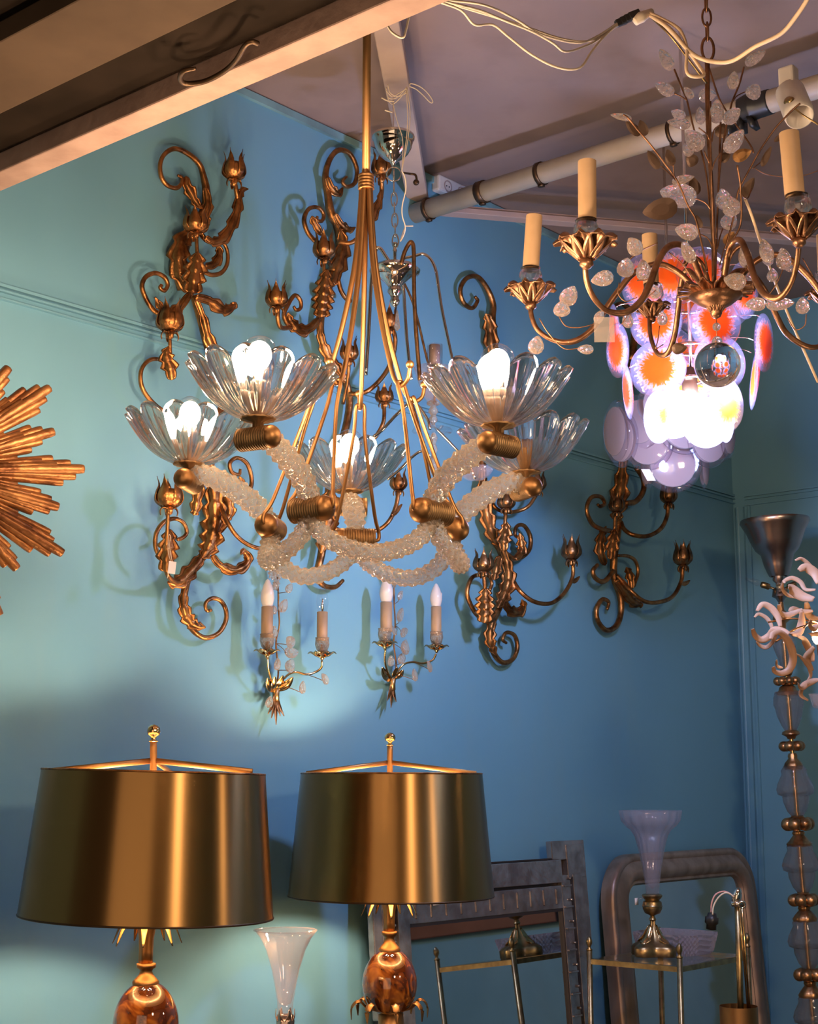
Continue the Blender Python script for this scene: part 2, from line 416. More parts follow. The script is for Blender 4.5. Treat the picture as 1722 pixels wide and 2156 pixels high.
c0 = at(1668, 185, 2.95)
t_ = thing('spotlight', 'white cylindrical spotlight clamped to the ceiling pipe', 'spotlight', c0)
ax = (at(1690, 262, 2.88) - at(1662, 190, 2.95)).normalized()
b = MB(); b.lathe([(.024, 0), (.030, .006), (.031, .085), (.029, .10), (.026, .10), (.026, .03), (.001, .03)], at(1662, 190, 2.95), ax, 24); b.build('head', M['white'], t_)
b = MB(); b.box(at(1662, 205, 2.94) + Z * .03, (.035, .03, .07), (N, W, Z)); b.build('bracket', M['white'], t_, smooth=False, bevel=.005)
b = MB(); c = at(1662, 215, 2.90); b.ell(c, .012, CF, 12, 8); b.ell(c - CF * .012, .008, CF, 12, 8); b.build('knob', M['old_brass'], t_)
b = MB(); b.tube([at(1666, 222, 2.89), at(1690, 242, 2.88), at(1722, 262, 2.88), at(1760, 290, 2.9)], .002, 6); b.build('cord', M['old_brass'], t_)

# ------------------------------------------------------------------ hanging wires
def cab(name, label, cat, paths, r, m, n=6):
    b = MB()
    for p in paths: b.tube([at(*q) for q in p], r, n, 5)
    return tag(b.build(name, m), label, cat)
wires = [
 [(905, -4), (928, 5), (971, 22), (999, 52), (1037, 52), (1070, 77), (1119, 115), (1174, 142), (1220, 143), (1245, 109), (1272, 77), (1304, 48)],
 [(915, -6), (938, 3), (1010, 22), (1064, 44), (1119, 66), (1163, 90), (1190, 109), (1229, 98), (1261, 82), (1304, 50)],
 [(920, -8), (944, 0), (1021, 11), (1086, 41), (1136, 71), (1212, 90), (1256, 77), (1304, 46)],
 [(925, -4), (950, 8), (1032, 33), (1108, 57), (1185, 82), (1245, 85), (1304, 52)]]
wlab = ['cream wire sagging lowest between lintel and black terminal block', 'cream wire second lowest of the sagging bundle at the ceiling',
        'cream wire highest of the sagging bundle at the ceiling', 'cream wire twisted in the middle of the sagging ceiling bundle']
for w_, l_ in zip(wires, wlab):
    n = len(w_)
    o = cab('wire', l_, 'wire', [[(x, y, 2.28 + .02 * wires.index(w_) + (.37 - .02 * wires.index(w_)) * i / (n - 1)) for i, (x, y) in enumerate(w_)]], .0021, M['string'])
    o['group'] = 'wires sagging under the ceiling'
cab('wire_loop', 'short loop of cream wire below the lintel edge', 'wire', [[(812, 40, 2.3), (818, 58, 2.3), (829, 71, 2.3), (848, 79, 2.3), (855, 62, 2.3), (862, 30, 2.3)]], .002, M['string'])
t_ = thing('terminal_block', 'black terminal block where the ceiling wires join', 'connector', at(1322, 38, 2.65))
b = MB()
for k in range(4): b.box(at(1308 + 9 * k, 46 - 5 * k, 2.65), (.011, .014, .024), frame(V((1, .2, .5))))
b.build('block', M['black'], t_, smooth=False, bevel=.002)
b = MB(); b.tube([at(1336, 46, 2.65), at(1350, 36, 2.65), at(1372, 24, 2.66)], [.008, .011, .006], 10); b.build('tape', M['string'], t_)
cab('cable', 'thick cream cable looping to the upper right ceiling', 'cable', [[(1360, 26, 2.66), (1409, 60, 2.62), (1447, 104, 2.6), (1475, 123, 2.6), (1513, 131, 2.58), (1546, 126, 2.55), (1590, 98, 2.5), (1644, 71, 2.45), (1677, 33, 2.4), (1704, -11, 2.35), (1715, -60, 2.3)]], .0040, M['cable'], 8)
cab('cable', 'cream cable doubled back beside the chandelier chain', 'cable', [[(1362, 24, 2.655), (1417, 52, 2.62), (1436, 71, 2.61), (1446, 104, 2.60), (1445, 148, 2.59), (1458, 161, 2.59), (1482, 158, 2.6), (1470, 137, 2.61), (1436, 92, 2.62), (1398, 52, 2.64)]], .0032, M['cable'], 8)
cab('cable', 'brown cable running down to the chandelier stem', 'cable', [[(1364, 30, 2.67), (1409, 73, 2.66), (1447, 122, 2.68), (1488, 176, 2.70)]], .0022, M['old_brass'])
# ------------------------------------------------------------------ main chandelier of rope glass and five bowls
D0 = 3.0
base = at(767, 1100, D0); CX, CY = base.x, base.y
R_ = .372
chand = thing('glass_chandelier', 'five armed clear glass and satin brass chandelier with lit bulbs hanging from the lintel pole', 'chandelier', V((CX, CY, base.z)))
def zat(y, Y): return at(861, y, Y).z
def pol(a, r, z): return V((CX + sin(a) * r, CY - cos(a) * r, z))
AZ = [radians(q) for q in (-29.5, 43, -101, 115, 187)]
zb = zat(888, D0 - R_ * .83)       # bowl bases
zj = zat(1074, D0 - .195 * .83)    # joints
zh = zat(800, 2.9)                 # hooks
zcb, zct = zat(400, D0), zat(367, D0)
# pole and collar
DC = 2.5; SC = DC / D0; new_base = at(767, 1100, DC)      # drawn at 3 m scale, hung nearer and smaller
b = MB(); b.tube([V((CX, CY, zct - .02)), V((CX, CY, base.z + (ZC - new_base.z) / SC))], .0088, 16, 1, smooth=False); b.build('pole', M['satin'], chand)
b = MB(); pr_ = []
for k in range(5):
    h0 = zcb + (zct - zcb) * k / 5; hh = (zct - zcb) / 5
    pr_ += [(.0145, h0), (.0170, h0 + hh * .25), (.0170, h0 + hh * .65), (.0145, h0 + hh * .95)]
b.lathe([(r, h) for r, h in pr_], V((CX, CY, 0)), Z, 24); b.build('collar', M['satin'], chand)

def bowl(c, tilt_axis, tilt, Rb=.138, H=.098, ph=0.0):
    n, mth = 13 * 12, 16
    x, y = V((1, 0, 0)), V((0, 1, 0))
    rot = Matrix.Rotation(tilt, 3, tilt_axis)
    def surf(off):
        rows = []
        for i in range(mth + 1):
            t = i / mth; row = []
            for k in range(n):
                f = 2 * pi * k / n + ph
                pet = abs(sin(13 * f / 2))            # convex petals, grooves between
                tt = t * (1 - .17 * (t ** 3) * (1 - pet ** .7))
                r = .016 + (Rb - .016) * (tt ** .80) ; h = H * (tt ** 1.55)
                bulge = (.16 * (pet if off == 0 else .35 * pet + .3) - .09) * Rb * .46 * min(1, t * 2.2)
                fine = (.0006 * sin(39 * f) if off == 0 else .0013 * sin(52 * f + 3 * t)) * min(1, t * 3)
                r += bulge * .75 + fine - off * .75 ; h += -bulge * .55 + off * .72
                row.append(c + rot @ (x * (cos(f) * r) + y * (sin(f) * r) + Z * h))
            rows.append(row)
        return rows
    o, i_ = surf(0), surf(.0062)
    b = MB(); b.grid(o + list(reversed(i_)), False, True)
    return b
def rope(pts, r):
    P = cr(pts, 1); L = sum((pts[i + 1] - pts[i]).length for i in range(len(pts) - 1))
    Q = cr(pts, max(4, int(L / .0017 / (len(pts) - 1))))
    b = MB(); k1 = 2 * pi / 11
    b.tube(Q, r, 48, 1, smooth=False, mod=lambda i, k: .91 + .26 * (sin(3 * (2 * pi * k / 48) + i * .27) * sin(3 * (2 * pi * k / 48) - i * .27)) ** 2)
    return b
def barrel(c, axis, L, r, domes):
    """ribbed brass sleeve with a domed end."""
    b = MB(); pr = []; nr = 13
    for k in range(nr):
        h0 = -L / 2 + L * k / nr; hh = L / nr
        pr += [(r * .93, h0), (r, h0 + hh * .3), (r, h0 + hh * .7), (r * .93, h0 + hh * .98)]
    b.lathe([(0, -L / 2)] + pr + [(0, L / 2)], c, axis, 24)
    d = MB()
    for s_ in domes: d.ell(c + axis * (s_ * L / 2), (r * 1.0, r * 1.0, r * .85), axis, 20, 12)
    return b, d
tang = [V((cos(a), sin(a), 0)) for a in AZ]
dome = [1, -1, 1, -1, 1]
joints = []; hooks = []
for i, a in enumerate(AZ):
    rj = .195
    out = V((sin(a), -cos(a), 0)); tg = tang[i]
    J = pol(a, rj, zj); B = pol(a, R_, zb)
    joints.append(J)
    # knob under the bowl, joint sleeve
    Kc = B - Z * .034
    for c, L, r in ((Kc, .068, .0215), (J, .070, .0245)):
        bb, dd = barrel(c - tg * (dome[i] * .006), tg, L, r, (dome[i],))
        k_ = bb.build('ribbed_sleeve', M['satin_dark'], chand); dd.build('domed_end', M['satin'], k_)
    # leafy brass saucer under the bowl
    s_ = MB(); s_.lathe([(.004, -.016), (.010, -.014), (.010, -.006), (.030, -.001), (.0315, .003), (.012, .0)], B, Z, 48, lobes=12, amp=.05); s_.build('saucer', M['satin_dark'], chand)
    # upper arm
    pts = [J + out * .0 + Z * .010, J + out * .038 + Z * .052, J + out * .095 + Z * .093, Kc - out * .03 + Z * .012, Kc]
    if i in (0, 1, 4): pts = [J - out * .006 + Z * .012, J + out * .038 + Z * .060, J + out * .10 + Z * .092, Kc - out * .028 + Z * .006, Kc]
    rope(pts, [.0185, .0220, .0220, .0200, .018]).build('rope_glass_arm', M['rope'], chand)
    # bowl
    ta = V((0, 1, 0)); tl = radians((3.5, -1, 3, -3, 0)[i])
    bowl(B + Z * .001, ta, tl, .139 if i != 4 else .132, .100, ph=i * .3).build('glass_bowl', M['bowl'], chand)
    # socket and bulb
    s_ = MB(); s_.lathe([(.012, .0), (.014, .03), (.0175, .036), (.0175, .066), (.015, .072)], B, Z, 20); s_.build('lamp_holder', M['mould'] if i != 3 else M['satin_dark'], chand)
    if i != 3:
        up = Z; c = B + Z * (.125 if i < 2 else .112)
        g = MB(); g.lathe([(.0135, -.055), (.014, -.04), (.022, -.027), (.0305, -.009), (.032, .002), (.029, .016), (.020, .026), (.010, .031), (0, .0325)], c, up, 24)
        bo = g.build('light_bulb', M['bulbglass'], chand)
        f = MB(); f.ell(c - Z * .004, (.0225, .0225, .0265), Z, 16, 12); f.build('lit_filament', M['warm'], bo)
    # strap from collar curling into a hook, ball end
    rh = .108
    H_ = pol(a, rh, zh)
    sp = [pol(a, .009, zcb + .004), pol(a, .013, zcb - .06), pol(a, .024, zcb - .17), pol(a, .048, zcb - .29), pol(a, rh * .66, zh + .06), pol(a, rh * .82, zh + .012), H_ - Z * .006, pol(a, rh * 1.18, zh + .004), pol(a, rh * 1.24, zh + .026)]
    s_ = MB(); s_.tube(sp, [.0058, .0058, .0058, .0054, .0048, .0046, .0044, .0042, .004], 10, 8); st = s_.build('strap', M['satin'], chand)
    s_ = MB(); s_.ell(pol(a, rh * 1.24, zh + .032), .0085, Z, 14, 10); s_.build('ball_end', M['satin'], st)
    # long wire link from the hook to the joint
    top = H_ - Z * .002 + out * .0; jl = J
    wv = tg
    e1 = J + tg * .046 ; e2 = J - tg * .046
    dn = (J - top)
    lk = [top + Z * .004, top + tg * .009 - Z * .004, top + dn * .25 + tg * .013, top + dn * .80 + tg * .038, e1 + Z * .018 + tg * .003, e1 + tg * .001, J + tg * .025]
    lk2 = [top + Z * .004, top - tg * .009 - Z * .004, top + dn * .25 - tg * .013, top + dn * .80 - tg * .038, e2 + Z * .018 - tg * .003, e2 - tg * .001, J - tg * .025]
    s_ = MB(); s_.tube(lk, .0040, 8, 8); s_.tube(lk2, .0040, 8, 8); s_.build('wire_link', M['satin'], chand)
# sagging rope arcs between neighbouring joints
order = [0, 1, 3, 4, 2]
for k in range(5):
    i, j = order[k], order[(k + 1) % 5]
    P, Q = joints[i], joints[j]; m = (P + Q) / 2; ctr = V((CX, CY, 0))
    inw = (V((m.x, m.y, 0)) - ctr); push = inw.normalized() * .035
    sag = .086
    pts = [P - Z * .008, P.lerp(Q, .08) - Z * .045 + push * .3, P.lerp(Q, .26) - Z * (sag * .86) + push * .8, m - Z * sag + push, P.lerp(Q, .74) - Z * (sag * .86) + push * .8, P.lerp(Q, .92) - Z * .045 + push * .3, Q - Z * .008]
    rope(pts, .0168).build('rope_glass_swag', M['rope'], chand)

chand.location = new_base; chand.scale = (SC, SC, SC)

# ------------------------------------------------------------------ wall sconces
def gtube(pts, off, r, parent, name='scroll', mt='gilt', n=8):
    """pts in the photo's pixels on the wall plane at height off above it; r in pixels."""
    P = [wl(x, y, off if not isinstance(off, (list, tuple)) else lerp_list(off, len(pts))[i]) for i, (x, y) in enumerate(pts)]
    k = ps(P[0]); R = [q * k for q in (r if isinstance(r, (list, tuple)) else [r])]
    b = MB(); b.tube(P, R if len(R) > 1 else R[0], n, 6)
    return b.build(name, M[mt], parent)
def gleaf(pts, off, w, parent, lobes=5, name='acanthus_leaf', mt='gilt', fold=.5, serr=.4, env=None):
    P = [wl(x, y, off if not isinstance(off, (list, tuple)) else lerp_list(off, len(pts))[i]) for i, (x, y) in enumerate(pts)]
    b = MB(); view = (CAM - P[0]).normalized()
    b.blade(P, w * ps(P[0]), view, lobes, serr, fold, .002, max(6, lobes * 8 // max(1, len(pts) - 1)), env, 13)
    return b.build(name, M[mt], parent)
def tulip(x, y, w, h, off, parent, mt='gilt', spikes=6, open_=1.0):
    P = wl(x, y + h / 2, off); k = ps(P); r, H = w * k / 2, h * k
    b = MB()
    b.lathe([(r * .20, -H * .05), (r * .75, H * .04), (r * .95, H * .22), (r * .95, H * .42), (r * .82, H * .6), (r * .72, H * .58), (r * .8, H * .4), (.002, H * .14)], P, Z, 20)
    for q in range(spikes):
        f = 2 * pi * (q + .5) / spikes; d = V((cos(f), sin(f), 0)); sd = V((-sin(f), cos(f), 0))
        pts = [P + d * (r * .55), P + d * (r * 1.02) + Z * (H * .22), P + d * (r * .98) + Z * (H * .52), P + d * (r * .80 * open_) + Z * (H * .80), P + d * (r * .98 * open_) + Z * (H * 1.12)]
        b.blade(pts, r * .52, d, 0, 0, .35, .0012, 5, lambda t: max(.03, (sin(pi * min(1, t * .95 + .12))) ** .8 * (1 - .35 * t)), 5)
    b.lathe([(r * .12, -H * .32), (r * .3, -H * .24), (r * .22, -H * .12), (r * .3, -H * .04)], P, Z, 12)
    for q in range(4):
        f = 2 * pi * q / 4 + .4; d = V((cos(f), sin(f), 0))
        b.blade([P - Z * (H * .10) + d * (r * .15), P - Z * (H * .06) + d * (r * .5), P - Z * (H * .2) + d * (r * .68), P - Z * (H * .34) + d * (r * .62)], r * .3, d + Z * .4, 0, 0, .3, .0012, 4, lambda t: 1 - .75 * t, 5)
    return b.build('tulip_cup', M[mt], parent)
def sconce(label, x, y, mt):
    s_ = thing('wall_sconce', label, 'sconce', wl(x, y, .004), 'gilt tulip and acanthus wall sconces'); s_['mt'] = mt
    b = MB(); b.tube([wl(x, y - 40, .0), wl(x, y - 40, .05)], .018, 12, 1, smooth=False); b.build('wall_mount', M[mt], s_)
    return s_
LONG = lambda t: min(1, .25 + 1.6 * t) * (1 - t ** 5) + .05
# first (left) sconce
s1 = sconce('large gilt tulip sconce on teal wall, tagged, nearest the sunburst mirror', 415, 620, 'gilt')
gtube([(384, 610), (376, 570), (383, 530), (400, 490), (420, 465), (433, 435), (434, 400), (428, 370), (419, 345), (396, 324), (368, 313), (346, 325), (337, 347), (340, 373), (352, 390), (371, 396), (382, 386), (382, 374), (374, 369)], .03, [11, 13, 14, 13, 13, 11, 9, 7, 6, 6, 5.5, 5, 5, 5, 5, 5, 4.5, 4, 3], s1, 'top_scroll')
gleaf([(392, 372), (393, 388), (402, 405), (412, 425), (428, 442)], .035, 13, s1, 3)
gleaf([(402, 615), (385, 590), (376, 550), (380, 515), (396, 490), (404, 470)], .05, 24, s1, 5, fold=.35)
gleaf([(432, 395), (437, 425), (434, 455), (440, 475)], .045, 12, s1, 3)
tulip(412, 464, 50, 48, .10, s1)
gtube([(412, 486), (414, 510), (415, 540)], .10, 4, s1, 'stem')
gleaf([(405, 618), (408, 590), (413, 560), (416, 532)], .11, 24, s1, 4, env=lambda t: (sin(pi * min(1, t * .85 + .15))) ** .6 + .05)
gtube([(420, 488), (436, 506), (464, 507), (488, 478), (502, 440), (498, 405), (494, 385)], [.05, .08, .10, .11, .11, .12, .12], [6, 6, 6, 6, 5, 5, 5], s1, 'candle_arm')
gleaf([(432, 500), (446, 508), (466, 505), (486, 478), (499, 445), (503, 415), (510, 400), (522, 398)], .12, 13, s1, 7)
tulip(493, 349, 46, 54, .12, s1, spikes=5)
gtube([(428, 572), (446, 579), (466, 574), (478, 556), (479, 532), (472, 514), (461, 512), (458, 522), (465, 530)], .06, [5, 5, 5, 4.5, 4, 4, 4, 4, 3], s1)
gleaf([(432, 560), (448, 558), (459, 545), (462, 528), (458, 514)], .07, 11, s1, 3)
gtube([(404, 616), (385, 642), (368, 660), (346, 664), (322, 652), (304, 622), (299, 600), (308, 582), (328, 575), (346, 584), (353, 600), (346, 612), (337, 606), (340, 600)], .06, [6, 6, 6, 6, 5, 5, 5, 5, 5, 5, 4.5, 4.5, 4, 4], s1)
gleaf([(400, 618), (380, 645), (360, 660), (340, 648), (326, 625)], .075, 13, s1, 4)
tulip(358, 666, 54, 60, .11, s1, spikes=5)
gtube([(357, 700), (358, 740), (358, 780)], .10, 4, s1, 'stem')
gleaf([(362, 800), (358, 775), (350, 750), (354, 730)], .10, 18, s1, 4)
gtube([(364, 772), (350, 760), (318, 757), (298, 778), (298, 812), (316, 842), (345, 866), (385, 880), (425, 900)], .05, [4, 4, 4.5, 4.5, 5, 5, 5, 5, 5], s1)
gleaf([(412, 625), (440, 633), (462, 648), (478, 652), (492, 643), (489, 636)], .07, 14, s1, 4)
gleaf([(412, 628), (428, 670), (440, 715), (460, 750), (480, 790), (476, 830), (455, 880)], .06, 15, s1, 7, env=LONG)
gtube([(408, 622), (424, 680), (440, 740), (462, 790), (470, 850), (452, 920), (440, 990)], .03, [8, 8, 8, 8, 8, 9, 10], s1, 'stem')
gleaf([(432, 960), (446, 1010), (452, 1060), (450, 1110), (440, 1150), (425, 1175)], .06, 27, s1, 8, env=LONG)
gleaf([(425, 985), (418, 1030), (412, 1070), (408, 1085)], .07, 14, s1, 4)
gleaf([(458, 1010), (478, 1050), (484, 1080), (474, 1095)], .05, 14, s1, 4)
gtube([(444, 1000), (456, 1070), (452, 1107), (441, 1149), (421, 1178), (402, 1201), (393, 1226), (387, 1264), (392, 1300), (408, 1329), (433, 1343), (460, 1333), (475, 1308), (475, 1283), (463, 1264), (446, 1260), (433, 1270), (435, 1285), (445, 1285)], .03, [9, 9, 9, 10, 10, 9, 8, 7, 7, 6, 5.5, 5, 5, 5, 5, 4.5, 4, 4, 3], s1, 'tail_scroll')
gleaf([(440, 1150), (420, 1178), (398, 1205), (375, 1226), (352, 1226)], .055, 17, s1, 5, env=LONG)
gleaf([(392, 1222), (386, 1262), (392, 1295), (408, 1315), (432, 1321)], .05, 15, s1, 6, env=LONG)
gleaf([(446, 1168), (462, 1189), (490, 1201), (514, 1192), (523, 1175), (513, 1161), (506, 1168)], .06, 12, s1, 5)
gtube([(395, 1218), (372, 1226), (354, 1212), (348, 1180), (352, 1130), (354, 1075)], [.04, .06, .09, .11, .12, .12], [7, 6, 5, 4.5, 4.5, 4], s1, 'candle_arm')
gleaf([(352, 1205), (351, 1175), (355, 1145), (357, 1115)], .12, 21, s1, 4, env=lambda t: (sin(pi * min(1, t * .85 + .15))) ** .6 + .05)
gtube([(373, 1136), (385, 1132), (393, 1120), (386, 1101), (368, 1092), (346, 1099), (330, 1120), (327, 1149), (337, 1174), (352, 1190)], .07, [4, 4.5, 4.5, 4.5, 4.5, 5, 5, 5, 5, 4], s1)
tulip(356, 1037, 55, 58, .12, s1, spikes=5)
gtube([(456, 1046), (471, 1082), (490, 1118), (513, 1141), (542, 1154), (572, 1154), (603, 1141), (630, 1113), (645, 1085)], [.05, .08, .10, .11, .12, .12, .12, .12, .12], 4.6, s1, 'candle_arm')
tulip(648, 1055, 46, 48, .12, s1)
gtube([(480, 1055), (515, 1045), (528, 1025), (529, 1003), (519, 975), (499, 964), (484, 975), (488, 994), (503, 999), (506, 988)], .05, [5, 5, 5, 5, 5, 4.5, 4.5, 4.5, 4, 3], s1)
gleaf([(492, 1050), (502, 1035), (507, 1018), (505, 1003)], .06, 11, s1, 3)

# second sconce, behind the brass straps
s2_ = sconce('large gilt tulip sconce on the teal wall behind the chandelier straps', 690, 660, 'gilt')
gtube([(700, 575), (712, 548), (719, 512), (712, 473), (697, 450), (690, 410), (685, 371), (694, 336), (713, 316), (737, 325), (751, 356), (747, 385), (730, 393), (721, 382), (730, 372)], .03, [12, 13, 13, 12, 10, 8, 7, 6, 6, 5.5, 5, 5, 4.5, 4, 3], s2_, 'top_scroll')
gleaf([(688, 372), (697, 395), (712, 408), (722, 395)], .045, 10, s2_, 3)
gleaf([(700, 600), (712, 560), (722, 520), (716, 480)], .045, 20, s2_, 4)
gleaf([(705, 450), (718, 472), (735, 484), (748, 479)], .05, 9, s2_, 3)
gtube([(667, 512), (648, 490), (640, 462), (650, 440), (669, 437), (681, 450), (678, 465), (667, 464), (668, 456)], .06, [5, 5, 5, 4.5, 4.5, 4.5, 4, 4, 3], s2_)
gleaf([(678, 495), (668, 480), (660, 465), (657, 455)], .07, 9, s2_, 2)
tulip(682, 516, 44, 52, .10, s2_)
gtube([(682, 543), (682, 575)], .10, 4, s2_, 'stem')
gleaf([(677, 668), (679, 640), (683, 605), (688, 568)], .11, 22, s2_, 6, env=lambda t: (sin(pi * min(1, t * .85 + .15))) ** .6 + .05)
gtube([(712, 510), (742, 510), (772, 478), (794, 443), (803, 407), (803, 378)], [.05, .08, .1, .11, .11, .12], 5, s2_, 'candle_arm')
gleaf([(770, 480), (786, 455), (798, 425), (802, 400)], .12, 10, s2_, 4)
tulip(803, 345, 40, 50, .12, s2_)
gtube([(672, 668), (660, 684), (638, 698), (612, 688), (598, 666), (604, 645), (620, 622), (632, 632), (633, 648), (624, 653), (618, 645)], .07, [6, 6, 6, 6, 5, 5, 4.5, 4.5, 4, 4, 3], s2_)
gleaf([(672, 672), (650, 692), (628, 692), (612, 676), (606, 658)], .08, 14, s2_, 4)
gtube([(612, 690), (592, 690), (585, 672), (585, 645)], [.08, .11, .12, .12], 5, s2_, 'candle_arm')
tulip(582, 621, 44, 48, .12, s2_)
gtube([(700, 575), (690, 610), (676, 665), (676, 709), (691, 745), (712, 775), (735, 830), (728, 900), (700, 980), (690, 1060), (684, 1120), (676, 1170), (668, 1210), (680, 1232), (705, 1236), (722, 1222)], .03, [9, 9, 8, 8, 8, 8, 8, 8, 8, 9, 9, 8, 7, 6, 5, 4], s2_, 'stem')
gleaf([(673, 675), (676, 712), (690, 748), (712, 778), (730, 810)], .06, 13, s2_, 6, env=LONG)
gleaf([(702, 1010), (692, 1060), (686, 1110), (676, 1165)], .06, 24, s2_, 6, env=LONG)
gtube([(712, 590), (718, 612), (728, 628), (738, 634)], .05, 5, s2_)
gtube([(735, 830), (770, 825), (800, 800), (822, 765), (832, 720), (826, 690)], [.04, .08, .1, .11, .12, .12], 5, s2_, 'candle_arm')
tulip(820, 668, 36, 46, .12, s2_)
tulip(809, 829, 36, 36, .12, s2_)
gtube([(809, 850), (806, 892), (780, 930), (740, 940), (715, 935)], [.12, .12, .1, .07, .04], 4.5, s2_, 'candle_arm')
tulip(839, 1011, 34, 40, .12, s2_)
gtube([(839, 1032), (834, 1064), (819, 1097), (793, 1117), (750, 1124), (700, 1110), (690, 1090)], [.12, .12, .12, .1, .08, .05, .04], 4.5, s2_, 'candle_arm')
gleaf([(824, 1085), (834, 1076), (846, 1062)], .125, 5, s2_, 0)
tulip(735, 735, 36, 44, .10, s2_)
gtube([(735, 760), (732, 800), (722, 850)], [.1, .08, .04], 4, s2_, 'stem')

# third sconce, right of centre
s3 = sconce('dark gilt tulip sconce on the blue wall right of the glass chandelier', 1030, 1000, 'antique')
gtube([(1040, 780), (1040, 720), (1036, 673), (1038, 642), (1026, 609), (1005, 583), (982, 586), (969, 609), (975, 636), (993, 649), (1005, 634), (1000, 624)], .03, [10, 9, 8, 7, 6, 5.5, 5, 5, 5, 4.5, 4.5, 3.5], s3, 'top_scroll')
gleaf([(1040, 770), (1034, 720), (1030, 680), (1022, 660)], .04, 16, s3, 4)
gtube([(1040, 780), (1030, 850), (1018, 920), (1015, 990), (1024, 1060), (1032, 1120), (1053, 1155), (1066, 1188), (1070, 1220), (1060, 1253), (1050, 1279), (1037, 1311), (1032, 1344), (1040, 1376), (1058, 1395), (1079, 1388), (1089, 1363), (1083, 1338), (1066, 1332), (1058, 1346), (1066, 1354)], .03, [10, 10, 9, 9, 9, 9, 9, 10, 10, 9, 8, 7, 6.5, 6, 5.5, 5, 5, 4.5, 4, 4, 3], s3, 'tail_scroll')
gleaf([(1014, 980), (1016, 1030), (1024, 1080), (1036, 1125), (1052, 1152)], .05, 17, s3, 6, env=LONG)
gleaf([(1058, 1155), (1068, 1190), (1070, 1222), (1060, 1255), (1048, 1280)], .06, 18, s3, 6, env=LONG)
gleaf([(1052, 1170), (1044, 1200), (1040, 1222)], .06, 13, s3, 3)
gleaf([(1046, 1282), (1034, 1318), (1032, 1350), (1044, 1380)], .05, 13, s3, 5, env=LONG)
tulip(1066, 1052, 36, 36, .11, s3, 'antique')
gtube([(1065, 1078), (1063, 1105)], .10, 4, s3, 'stem')
gleaf([(1061, 1160), (1060, 1140), (1064, 1118), (1066, 1098)], .10, 17, s3, 4)
gtube([(1030, 1040), (1040, 1066), (1062, 1078), (1090, 1076), (1112, 1066), (1128, 1044)], [.04, .06, .07, .08, .1, .11], 4, s3, 'candle_arm')
tulip(1131, 1012, 36, 40, .12, s3, 'antique')
gtube([(1064, 1165), (1080, 1176), (1100, 1172), (1115, 1155), (1116, 1129), (1103, 1107), (1088, 1108), (1084, 1125), (1092, 1133)], .05, [6, 6, 5, 5, 5, 4.5, 4, 4, 3], s3)
gleaf([(1085, 1178), (1098, 1160), (1097, 1142), (1094, 1122)], .06, 12, s3, 4)
tulip(1018, 1181, 42, 42, .12, s3, 'antique')
gtube([(1019, 1212), (1021, 1240)], .11, 4.5, s3, 'stem')
gleaf([(1021, 1312), (1021, 1290), (1021, 1265), (1022, 1238)], .11, 20, s3, 5, env=lambda t: (sin(pi * min(1, t * .85 + .15))) ** .6 + .05)
gtube([(1030, 1244), (1035, 1228), (1028, 1213), (1012, 1210), (993, 1217), (983, 1246), (990, 1272), (1006, 1296), (1030, 1308), (1046, 1285)], .06, [4, 4, 4, 4.5, 4.5, 5, 5, 5, 6, 6], s3)
gtube([(1070, 1205), (1080, 1222), (1096, 1246), (1125, 1267), (1160, 1270), (1188, 1248), (1205, 1216), (1206, 1185)], [.04, .06, .09, .11, .12, .12, .12, .12], 4.6, s3, 'candle_arm')
gleaf([(1203, 1226), (1212, 1222), (1220, 1214)], .12, 4, s3, 0)
tulip(1203, 1154, 40, 46, .12, s3, 'antique')
gleaf([(1058, 1262), (1072, 1284), (1092, 1290), (1102, 1276), (1098, 1262)], .06, 12, s3, 4)

# fourth sconce, far right
s4 = sconce('dark gilt tulip sconce on the wall below the pale disc chandelier', 1300, 1000, 'antique')
gtube([(1330, 760), (1336, 700), (1328, 660), (1310, 640), (1292, 648), (1288, 672), (1298, 688)], .03, [9, 8, 6, 5, 5, 4.5, 3.5], s4, 'top_scroll')
gtube([(1330, 760), (1324, 860), (1318, 940), (1308, 1000), (1302, 1050), (1300, 1110), (1292, 1180), (1294, 1220), (1306, 1256), (1307, 1292), (1296, 1319), (1276, 1327), (1259, 1308), (1256, 1281), (1268, 1262), (1281, 1268), (1278, 1284)], .03, [9, 9, 9, 9, 9, 9, 8, 7, 7, 6, 6, 5.5, 5, 5, 4.5, 4, 3], s4, 'tail_scroll')
gleaf([(1312, 960), (1308, 1010), (1302, 1060), (1296, 1100)], .05, 20, s4, 5, env=LONG)
gleaf([(1274, 1190), (1264, 1160), (1266, 1130), (1276, 1108)], .05, 13, s4, 4)
gtube([(1340, 985), (1354, 1008), (1354, 1034), (1338, 1056), (1316, 1060)], .07, [6, 6, 6, 6, 6], s4)
tulip(1299, 1059, 32, 36, .11, s4, 'antique')
gtube([(1295, 1085), (1294, 1115)], .10, 4, s4, 'stem')
gleaf([(1286, 1178), (1288, 1155), (1292, 1130), (1296, 1112)], .10, 15, s4, 4)
gtube([(1285, 1118), (1266, 1114), (1246, 1102), (1235, 1073), (1244, 1048), (1264, 1046), (1273, 1060), (1264, 1066), (1258, 1062)], .06, [5, 5, 5, 4.5, 4.5, 4.5, 4, 4, 3], s4)
gtube([(1308, 1100), (1314, 1114), (1332, 1126), (1362, 1129), (1390, 1114), (1404, 1088), (1406, 1064)], [.04, .06, .09, .11, .12, .12, .12], 4.6, s4, 'candle_arm')
tulip(1408, 1036, 34, 44, .12, s4, 'antique')
gtube([(1292, 1202), (1272, 1224), (1254, 1218), (1248, 1202), (1258, 1189)], .06, [5, 5.5, 5, 5, 4], s4)
